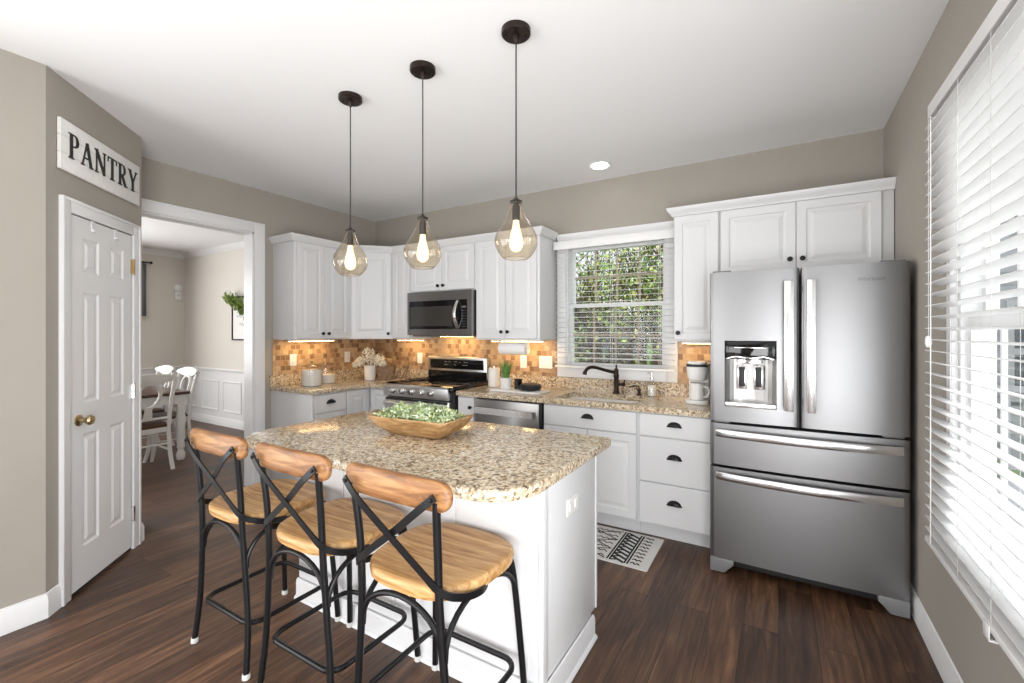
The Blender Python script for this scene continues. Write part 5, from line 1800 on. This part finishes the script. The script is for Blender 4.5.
# wall outlets and switches
def outlet(label, O, U, N, w=0.07, h=0.116, kind='outlet'):
    U, N = Vector(U), Vector(N)
    th_ = item('wall_outlet' if kind == 'outlet' else 'light_switch', label, 'outlet' if kind == 'outlet' else 'switch', O, 'wall plates on the backsplash')
    mb = MB(); mb.nested(Vector(O) - U * w / 2 - Vector((0, 0, h / 2)), U, (0, 0, 1), N, w, h, [(0, 0), (0, 0.004), (0.004, 0.0065), (0.006, 0.0065)])
    mb.build('plate', M['white_plastic'], th_, smooth=False)
    n_ = 1 if w < 0.1 else 2
    for k in range(n_):
        c_ = Vector(O) + U * ((k - (n_ - 1) / 2) * 0.062)
        for dz in ((-0.022, 0.022) if kind == 'outlet' else (0,)):
            q = MB()
            hh = 0.016 if kind == 'outlet' else 0.034
            q.frame_prism(c_ + Vector((0, 0, dz)), U, (0, 0, 1), N, [(-0.016, -hh), (0.016, -hh), (0.016, hh), (-0.016, hh)], 0.0066, 0.009)
            rec = q.build('receptacle' if kind == 'outlet' else 'rocker', M['white_plastic'], th_, bevel=0.001)
            if kind == 'outlet':
                q = MB()
                for du_ in (-0.006, 0.006):
                    q.frame_prism(c_ + Vector((0, 0, dz)), U, (0, 0, 1), N, [(du_ - 0.0012, -0.004), (du_ + 0.0012, -0.004), (du_ + 0.0012, 0.006), (du_ - 0.0012, 0.006)], 0.0091, 0.0094)
                q.build('slots', M['gap'], rec, smooth=False)


outlet('white outlet on the tile above the canisters', (XD + 0.0103, 2.676, 1.147), (0, 1, 0), (1, 0, 0))
outlet('white outlet partly hidden behind the white hydrangeas', (XD + 0.0103, 3.32, 1.150), (0, 1, 0), (1, 0, 0))
outlet('single white switch on the tile left of the range backguard', (-3.405, YB - 0.0103, 1.14), (1, 0, 0), (0, -1, 0), kind='switch')
outlet('white outlet on the tile just below the paper towel roll', (-2.09, YB - 0.0103, 1.14), (1, 0, 0), (0, -1, 0))
outlet('double white wall plate on the tile beside the sink window', (-1.855, YB - 0.0103, 1.143), (1, 0, 0), (0, -1, 0), w=0.135, kind='switch')

# ---------------------------------------------------------------- dough bowl with greenery on the island
bw = MB()
bw.X = Matrix.Translation((-1.510, 1.655, 0.9148)) @ Matrix.Rotation(R(4), 4, 'Z')
def bl_ring(hx, hy, z, rr, wob=0.0):
    out = []
    for i, (px0, py0) in enumerate(rrect(-hx, hx, -hy, hy, [rr] * 4, 5)):
        out.append((px0, py0, z + wob * math.sin(i * 1.3) + (0.012 * (abs(px0) / hx) ** 3 if z > 0.05 else 0)))
    return out
rings = [bl_ring(0.135, 0.055, 0, 0.03), bl_ring(0.15, 0.065, 0.003, 0.03), bl_ring(0.20, 0.100, 0.04, 0.03), bl_ring(0.240, 0.128, 0.080, 0.03, 0.0015), bl_ring(0.236, 0.124, 0.085, 0.03, 0.0015), bl_ring(0.222, 0.112, 0.082, 0.03), bl_ring(0.185, 0.085, 0.042, 0.03), bl_ring(0.13, 0.05, 0.018, 0.03)]
n_ = len(rings[0]); fs = [tuple(range(n_ - 1, -1, -1))]
for j in range(len(rings) - 1):
    for k in range(n_):
        fs.append((j * n_ + k, j * n_ + (k + 1) % n_, (j + 1) * n_ + (k + 1) % n_, (j + 1) * n_ + k))
fs.append(tuple((len(rings) - 1) * n_ + k for k in range(n_)))
bw.add(sum(rings, []), fs)
tag(bw.build('dough_bowl', M['bowl_wood'], ang=50), 'long carved wooden dough bowl on the island top', 'bowl')
g = MB()
X_ = Matrix.Translation((-1.510, 1.655, 0.9148)) @ Matrix.Rotation(R(4), 4, 'Z')
for k in range(2900):
    ux, uy = random.uniform(-1, 1), random.uniform(-1, 1)
    top = 0.140 - 0.03 * abs(ux) ** 2 - 0.03 * uy * uy + 0.018 * math.sin(ux * 9 + 1) * math.cos(uy * 5)
    z_ = random.uniform(0.065, top) if random.random() < 0.35 else random.uniform(top - 0.02, top)
    hx, hy = 0.165 + 0.045 * min(1, max(0, (z_ - 0.04) / 0.04)), 0.065 + 0.04 * min(1, max(0, (z_ - 0.04) / 0.04))
    p = X_ @ Vector((ux * hx, uy * hy, z_))
    leaf_quads(g, p, Vector((ux * 0.5 + random.uniform(-0.8, 0.8), uy * 0.5 + random.uniform(-0.8, 0.8), random.uniform(0.2, 1))), random.uniform(0.014, 0.026), random.uniform(0.007, 0.012))
tag(g.build('succulent_greenery', M['succulent'], smooth=False), 'pale green artificial succulent sprigs filling the wooden dough bowl', 'greenery', kind='stuff')

# ---------------------------------------------------------------- rug
rug = MB()
RX0, RX1, RYa, RYb = -1.78, -0.668, 2.672, 3.138
rug.prism(rrect(RX0, RX1, RYa, RYb, [0.01] * 4, 3), 0.0012, 0.008)
ro = rug.build('rug', M['rug_white'])
tag(ro, 'white and black patterned rug on the floor in front of the sink cabinets', 'rug')
pat = MB()
zr = 0.0088


def strip(pts, wd):
    P = [Vector((a, b_, zr)) for a, b_ in pts]
    for i in range(len(P) - 1):
        d = (P[i + 1] - P[i]); 
        if d.length < 1e-6: continue
        n = Vector((-d.y, d.x, 0)).normalized() * wd / 2
        e_ = d.normalized() * wd * 0.3
        a, b_ = P[i] - e_, P[i + 1] + e_
        pat.add([a + n, a - n, b_ - n, b_ + n], [(0, 1, 2, 3)])
    return


y0, y1 = RYa + 0.025, RYb - 0.025
for (xs_) in ((-0.795,), (-0.812,), (-0.905,), (-0.922,)):
    strip([(xs_[0], y0), (xs_[0], y1)], 0.011)
n_ = 9
for k in range(n_):
    ya = y0 + (y1 - y0) * k / n_; yb2 = y0 + (y1 - y0) * (k + 1) / n_
    strip([(-0.820, ya), (-0.897, (ya + yb2) / 2 + 0.02)], 0.020)
    strip([(-0.897, ya + 0.004), (-0.858, (ya + yb2) / 2)], 0.015)
for k in range(9):
    yy = y0 + 0.02 + (y1 - y0 - 0.04) * k / 8
    strip([(-0.780, yy), (-0.765, yy + 0.010), (-0.752, yy - 0.006), (-0.738, yy + 0.008), (-0.726, yy - 0.004)], 0.011)
# lattice of stepped diamonds with zigzag filling
for rep in range(3):
    xa = -0.94 - rep * 0.28
    for k in range(4):
        yb2 = y0 + (y1 - y0) * k / 3.0
        for s_ in (-1, 1):
            ye = yb2 + s_ * (y1 - y0) / 3.0
            if y0 - 0.005 <= ye <= y1 + 0.005:
                strip([(xa, yb2), (xa - 0.28, ye)], 0.010)
    for k in range(7):
        yy = y0 + (y1 - y0) * (k + 0.5) / 7
        zz = []
        for j in range(13):
            zz.append((xa - 0.01 - j * 0.021, yy + (0.010 if j % 2 else -0.008)))
        strip(zz, 0.009)
pat.build('woven_pattern', M['rug_black'], ro, smooth=False)

# ================================================================= DINING ROOM FURNITURE
dt = thing('dining_table', 'white dining table with dark wood top seen through the opening', 'table', (-6.55, 1.985, 0))
TX0, TX1, TY0, TY1 = -7.40, -5.66, 1.50, 2.47
MB().prism(rrect(TX0, TX1, TY0, TY1, [0.05] * 4, 5), 0.735, 0.765).build('tabletop', M['dark_wood'], dt, bevel=0.005)
m = MB()
m.box(TX0 + 0.09, TX1 - 0.09, TY0 + 0.05, TY0 + 0.072, 0.635, 0.7345); m.box(TX0 + 0.09, TX1 - 0.09, TY1 - 0.072, TY1 - 0.05, 0.635, 0.7345)
m.box(TX0 + 0.05, TX0 + 0.072, TY0 + 0.09, TY1 - 0.09, 0.635, 0.7345); m.box(TX1 - 0.072, TX1 - 0.05, TY0 + 0.09, TY1 - 0.09, 0.635, 0.7345)
m.build('apron', M['chair_white'], dt)
for (lx, ly) in ((TX1 - 0.085, TY1 - 0.075), (TX1 - 0.085, TY0 + 0.075), (TX0 + 0.085, TY1 - 0.075), (TX0 + 0.085, TY0 + 0.075)):
    m = MB()
    m.box(lx - 0.045, lx + 0.045, ly - 0.045, ly + 0.045, 0.60, 0.7344)
    m.lathe([(0.030, 0.001), (0.040, 0.02), (0.044, 0.07), (0.030, 0.10), (0.026, 0.12), (0.038, 0.14), (0.034, 0.20), (0.042, 0.38), (0.048, 0.47), (0.036, 0.52), (0.044, 0.55), (0.044, 0.60)], (lx, ly, 0), (0, 0, 1), 20)
    m.build('leg', M['chair_white'], dt)


def make_chair(label):
    """napoleon style chair, facing +y, origin on the floor under the seat"""
    root = thing('dining_chair', label, 'chair', (0, 0, 0), 'white dining chairs')
    s = MB(); s.prism([(-0.20, -0.20), (0.20, -0.20), (0.235, 0.21), (-0.235, 0.21)], 0.44, 0.470)
    tag(s.build('seat', M['dark_wood'], root, bevel=0.008), 'dark wood seat')
    m = MB()
    m.prism([(-0.19, -0.19), (0.19, -0.19), (0.22, 0.19), (-0.22, 0.19)], 0.385, 0.4395)
    m.build('seat_apron', M['chair_white'], root, bevel=0.003)
    for sx in (-1, 1):
        m = MB()
        m.tube(spline([(sx * 0.20, 0.235, 0.002), (sx * 0.203, 0.205, 0.10), (sx * 0.205, 0.185, 0.25), (sx * 0.205, 0.180, 0.43)], 5), [0.016 + 0.0005 * k for k in range(16)], 8)
        m.build('leg', M['chair_white'], root)
        m = MB()
        m.tube(spline([(sx * 0.195, -0.275, 0.002), (sx * 0.190, -0.225, 0.16), (sx * 0.188, -0.195, 0.38), (sx * 0.190, -0.200, 0.52), (sx * 0.200, -0.235, 0.75), (sx * 0.215, -0.285, 0.96)], 6), 0.019, 8)
        m.build('leg', M['chair_white'], root)
        m = MB(); m.tube([(sx * 0.191, -0.215, 0.20), (sx * 0.204, 0.188, 0.20)], 0.010, 8); m.build('stretcher', M['chair_white'], root)
    m = MB(); m.tube([(-0.191, -0.215, 0.27), (0.191, -0.215, 0.27)], 0.010, 8); m.build('stretcher', M['chair_white'], root)
    m = MB()
    # crest rail: rolled top sweeping between the posts
    n1 = 20
    secs = []
    for i in range(n1 + 1):
        xx = -0.235 + 0.47 * i / n1
        e_ = abs(xx) / 0.235
        top = 1.000 - 0.035 * e_ ** 2; bot = 0.885 + 0.055 * e_ ** 1.5
        yy = -0.272 - 0.03 * (1 - e_ ** 2)
        secs.append([(xx, yy - 0.016, top), (xx, yy + 0.012, top + 0.004), (xx, yy + 0.030, bot), (xx, yy + 0.006, bot)])
    vs = sum(secs, []); fs = []
    for i in range(n1):
        for k in range(4):
            fs.append((i * 4 + k, i * 4 + (k + 1) % 4, i * 4 + 4 + (k + 1) % 4, i * 4 + 4 + k))
    fs.append((3, 2, 1, 0)); fs.append((n1 * 4, n1 * 4 + 1, n1 * 4 + 2, n1 * 4 + 3))
    m.add(vs, fs)
    m.build('crest_rail', M['chair_white'], root, bevel=0.004)
    # keyhole splat: an open oval below the crest and a stem to the seat
    m = MB()
    ov = [(0.095 * math.cos(a) * (1 + 0.12 * math.sin(a)), 0.0, 0.775 + 0.125 * math.sin(a)) for a in [2 * math.pi * k / 28 for k in range(28)]]
    m.tube([(p[0], -0.240 - (p[2] - 0.75) * 0.22, p[2]) for p in ov], 0.017, 8, closed=True, up=(0, 1, 0))
    m.tube([(0, -0.236, 0.665), (0, -0.206, 0.53)], [0.03, 0.045], 8, ry=0.010, up=(0, 1, 0))
    m.build('splat', M['chair_white'], root)
    m = MB(); m.tube([(-0.19, -0.202, 0.535), (0.19, -0.202, 0.535)], 0.014, 8); m.build('lower_rail', M['chair_white'], root)
    return root


ch = make_chair('nearest white dining chair, its open back to the kitchen, at the table end')
ch.location = (-5.67, 1.985, 0); ch.rotation_euler = (0, 0, R(90))
for (x, y, rz, l) in ((-6.13, 2.36, 180, 'white dining chair along the wainscot side of the table, nearer the opening'),
                      (-6.72, 2.36, 180, 'white dining chair along the wainscot side of the table, farther from the opening')):
    c2 = copy_tree(ch); c2.location = (x, y, 0); c2.rotation_euler = (0, 0, R(rz)); c2['label'] = l

# framed print, garland, detector, thermostat, curtain
pf = thing('framed_print', 'black framed white print on the dining room wall', 'picture frame', (-6.55, YDN, 1.3))
fx0, fx1, fz0, fz1 = -7.00, -6.30, 1.31, 1.955
m = MB()
for (xa, xb, za, zb_) in ((fx0, fx0 + 0.02, fz0, fz1), (fx1 - 0.02, fx1, fz0, fz1), (fx0 + 0.02, fx1 - 0.02, fz0, fz0 + 0.02), (fx0 + 0.02, fx1 - 0.02, fz1 - 0.02, fz1)):
    m.box(xa, xb, YDN - 0.025, YDN - 0.0005, za, zb_)
m.build('frame', M['black_matte'], pf)
m = MB(); m.box(fx0 + 0.02, fx1 - 0.02, YDN - 0.012, YDN - 0.001, fz0 + 0.02, fz1 - 0.02); m.build('print', M['sign_white'], pf)
m = MB()
for (za, x0_) in ((1.66, -6.88), (1.54, -6.80)):
    m.tube(spline([(x0_ + 0.02 * k, YDN - 0.0128, za + 0.022 * math.sin(k * 1.9)) for k in range(20)], 3), 0.0022, 5)
m.build('script_lines', M['gray_print'], pf)
gl = MB()
for k in range(620):
    t_ = random.random()
    p = Vector((-6.95 + 0.62 * t_, YDN - 0.10, 1.945 - 0.20 * t_ ** 0.9 - 0.10 * max(0, t_ - 0.3))) + rand_dir() * random.uniform(0, 0.085)
    p.y = min(p.y, YDN - 0.085)
    leaf_quads(gl, p, rand_dir(), 0.07, 0.032)
tag(gl.build('leaf_garland', M['garland'], smooth=False), 'green leaf garland draped over the framed print', 'garland')
dtc = MB(); dtc.lathe([(0.06, 0), (0.06, 0.02), (0.045, 0.03), (0, 0.032)], (XF + 0.0005, 3.50, 2.155), (1, 0, 0), 24)
tag(dtc.build('smoke_detector', M['white_plastic']), 'round white alarm on the far dining room wall', 'alarm')
tm = thing('wall_sensor', 'small white square sensor below the round alarm', 'sensor', (XF, 3.50, 1.97))
MB().box(XF + 0.0005, XF + 0.03, 3.455, 3.545, 1.965, 2.085).build('case', M['white_plastic'], tm, bevel=0.006)
MB().box(XF + 0.0301, XF + 0.032, 3.475, 3.525, 2.02, 2.06).build('window', M['light_grey'], tm)
cu = MB()
n_ = 40
vs, fs = [], []
for i in range(n_ + 1):
    y_ = 2.45 + 0.60 * i / n_
    x_ = XF + 0.07 + 0.028 * math.sin(i * 1.25)
    vs += [(x_, y_, 1.68), (x_, y_, 2.50)]
for i in range(n_):
    fs.append((i * 2, i * 2 + 2, i * 2 + 3, i * 2 + 1))
cu.add(vs, fs)
cr = thing('curtain', 'short grey curtain hanging high on the far dining room wall', 'curtain', (XF + 0.07, 2.75, 1.68))
co = cu.build('cloth', M['curtain'], cr, ang=80)
md = co.modifiers.new('thickness', 'SOLIDIFY'); md.thickness = 0.004
m = MB(); m.tube([(XF + 0.07, 0.0, 2.515), (XF + 0.07, 3.10, 2.515)], 0.012, 10); m.sphere((XF + 0.07, 3.11, 2.515), 0.022, 12)
m.box(XF + 0.001, XF + 0.07, 3.06, 3.075, 2.508, 2.522)
m.build('rod', M['black_matte'], cr)

# ================================================================= OUTDOORS
structure(MB().box(-60, 60, 3.95, 140, -0.6, -0.5), 'ground', M['lawn'], label='lawn outside the windows', smooth=False)
structure(MB().box(0.80, 30, -12, 3.95, -0.6, -0.5), 'ground', M['bounce_ground'], label='pale bounce ground added outside the right window', smooth=False)  # added as a reflector that brightens the blind slats from below


def tree(x, y, h, crown, label, mat, nleaf=3600, seed=1):
    random.seed(seed)
    root = thing('tree', label, 'tree', (x, y, -0.5), 'trees outside the sink window')
    tr = MB()
    tips = []
    def branch(p, d, L, r, lvl):
        q = p + d * L
        mid = p.lerp(q, 0.5) + rand_dir() * L * 0.06
        tr.tube([p, mid, q], [r, r * 0.8, r * 0.6], 6)
        tips.append((q, L)); tips.append((mid, L))
        if lvl > 0:
            for k in range(3 if lvl > 1 else 4):
                nd = (d + rand_dir() * 0.75 + Vector((0, 0, 0.18))).normalized()
                branch(p.lerp(q, random.uniform(0.5, 1.0)), nd, L * random.uniform(0.6, 0.8), r * 0.55, lvl - 1)
    for k in range(4):
        a = k * 1.57 + random.uniform(-0.4, 0.4)
        branch(Vector((x, y, -0.5)), Vector((0.28 * math.cos(a), 0.28 * math.sin(a), 1)).normalized(), h * 0.42, 0.06, 3)
    tr.build('trunk', M['bark'], root)
    lv = MB()
    for k in range(nleaf):
        p, L = random.choice(tips)
        p = p + rand_dir() * random.uniform(0, crown)
        if p.z < 0.2: continue
        leaf_quads(lv, p, rand_dir() + Vector((0, -0.3, 0.5)), random.uniform(0.06, 0.11), random.uniform(0.035, 0.06))
    lv.build('foliage', mat, root, smooth=False)
    return root


tree(-2.55, 7.2, 4.2, 0.34, 'green tree outside, in the left half of the sink window', M['green'], 1900, 3)
tree(-1.95, 8.8, 4.6, 0.40, 'lighter green tree behind the meeting rail at the middle of the sink window', M['green2'], 1500, 5)
tree(-1.55, 7.0, 4.0, 0.34, 'bright green tree outside, in the right half of the sink window', M['green2'], 1900, 8)
tree(-4.6, 12.5, 5.2, 0.6, 'distant olive tree showing between the nearer trees', M['green'], 1500, 11)
tree(-3.1, 13.5, 5.6, 0.6, 'distant tree farthest from the sink window', M['green2'], 1500, 12)
# hedge of shrubs low down
for i, (x, y, l) in enumerate(((-3.55, 9.6, 'low shrub at lower left outside the sink window'), (-2.6, 10.2, 'low shrub at lower middle outside the sink window'), (-1.75, 9.4, 'low shrub at lower right outside the sink window'))):
    random.seed(40 + i)
    sh_ = thing('shrub', l, 'shrub', (x, y, -0.5), 'shrubs outside the sink window')
    lv = MB(); st_ = MB()
    for k in range(8):
        d = Vector((random.uniform(-0.6, 0.6), random.uniform(-0.4, 0.4), 1)).normalized()
        st_.tube([(x, y, -0.5), Vector((x, y, -0.5)) + d * 1.2], [0.02, 0.008], 5)
    for k in range(620):
        d = rand_dir(); rr = random.uniform(0.5, 1) 
        leaf_quads(lv, Vector((x + d.x * 0.75 * rr, y + d.y * 0.6 * rr, 0.25 + d.z * 0.75 * rr)), d + rand_dir(), 0.10, 0.055)
    st_.build('stems', M['bark'], sh_); lv.build('foliage', M['green'], sh_, smooth=False)
# neighbouring houses
nh = thing('house', 'dark grey house low behind the trees outside the sink window', 'house', (-8.5, 20, -0.5))
MB().box(-12, -6.0, 18, 24, -0.5, 2.0).build('wall', M['siding_dark'], nh)
MB().frame_prism((0, 17.6, 0), (1, 0, 0), (0, 0, 1), (0, 1, 0), [(-12.3, 2.0), (-5.7, 2.0), (-9.0, 3.2)], 0, 6.8).build('roof', M['roof'], nh)
nh = thing('house', 'pale grey sided house outside the right window', 'house', (5, 11, -0.5))
w = MB(); w.box(2.2, 10, 9.5, 15, -0.5, 5.2); nw = w.build('wall', M['siding'], nh)
m = MB()
for k in range(30):
    m.box(2.195, 10, 9.488, 9.4995, -0.45 + k * 0.185, -0.30 + k * 0.185)
m.build('clapboards', M['siding'], nw)
for (xx, zz) in ((2.9, 0.4), (4.6, 0.4), (6.4, 0.4), (2.9, 3.0), (4.6, 3.0), (6.4, 3.0)):
    m = MB(); m.box(xx, xx + 0.95, 9.44, 9.487, zz, zz + 1.5)
    f = m.build('window', M['porch'], nh)
    m = MB(); m.box(xx + 0.08, xx + 0.87, 9.43, 9.4398, zz + 0.08, zz + 0.70); m.box(xx + 0.08, xx + 0.87, 9.43, 9.4398, zz + 0.80, zz + 1.42)
    m.build('pane', M['dark_window'], f)
MB().frame_prism((1.8, 0, 0), (0, 1, 0), (0, 0, 1), (1, 0, 0), [(9.1, 5.2), (15.4, 5.2), (12.2, 7.4)], 0, 8.6).build('roof', M['roof'], nh)
# covered porch posts and railing just outside the right window
pr = thing('porch', 'white porch with posts and railing outside the right window', 'porch', (2.2, 5.0, -0.5))
MB().box(1.0, 4.0, 4.2, 6.6, -0.4995, -0.08).build('deck', M['siding'], pr)
for (xx, yy) in ((1.15, 6.45), (2.2, 6.45), (3.3, 6.45), (3.85, 4.5)):
    m = MB(); m.box(xx - 0.06, xx + 0.06, yy - 0.06, yy + 0.06, -0.0795, 2.55); m.box(xx - 0.09, xx + 0.09, yy - 0.09, yy + 0.09, -0.0795, 0.1); m.box(xx - 0.09, xx + 0.09, yy - 0.09, yy + 0.09, 2.42, 2.55)
    m.build('post', M['porch'], pr)
m = MB(); m.box(1.2, 3.85, 6.42, 6.48, 0.82, 0.88); m.box(1.2, 3.85, 6.43, 6.47, 0.04, 0.09)
for k in range(22):
    xx = 1.27 + k * 0.12
    m.box(xx - 0.015, xx + 0.015, 6.435, 6.465, 0.09, 0.82)
m.build('railing', M['porch'], pr)
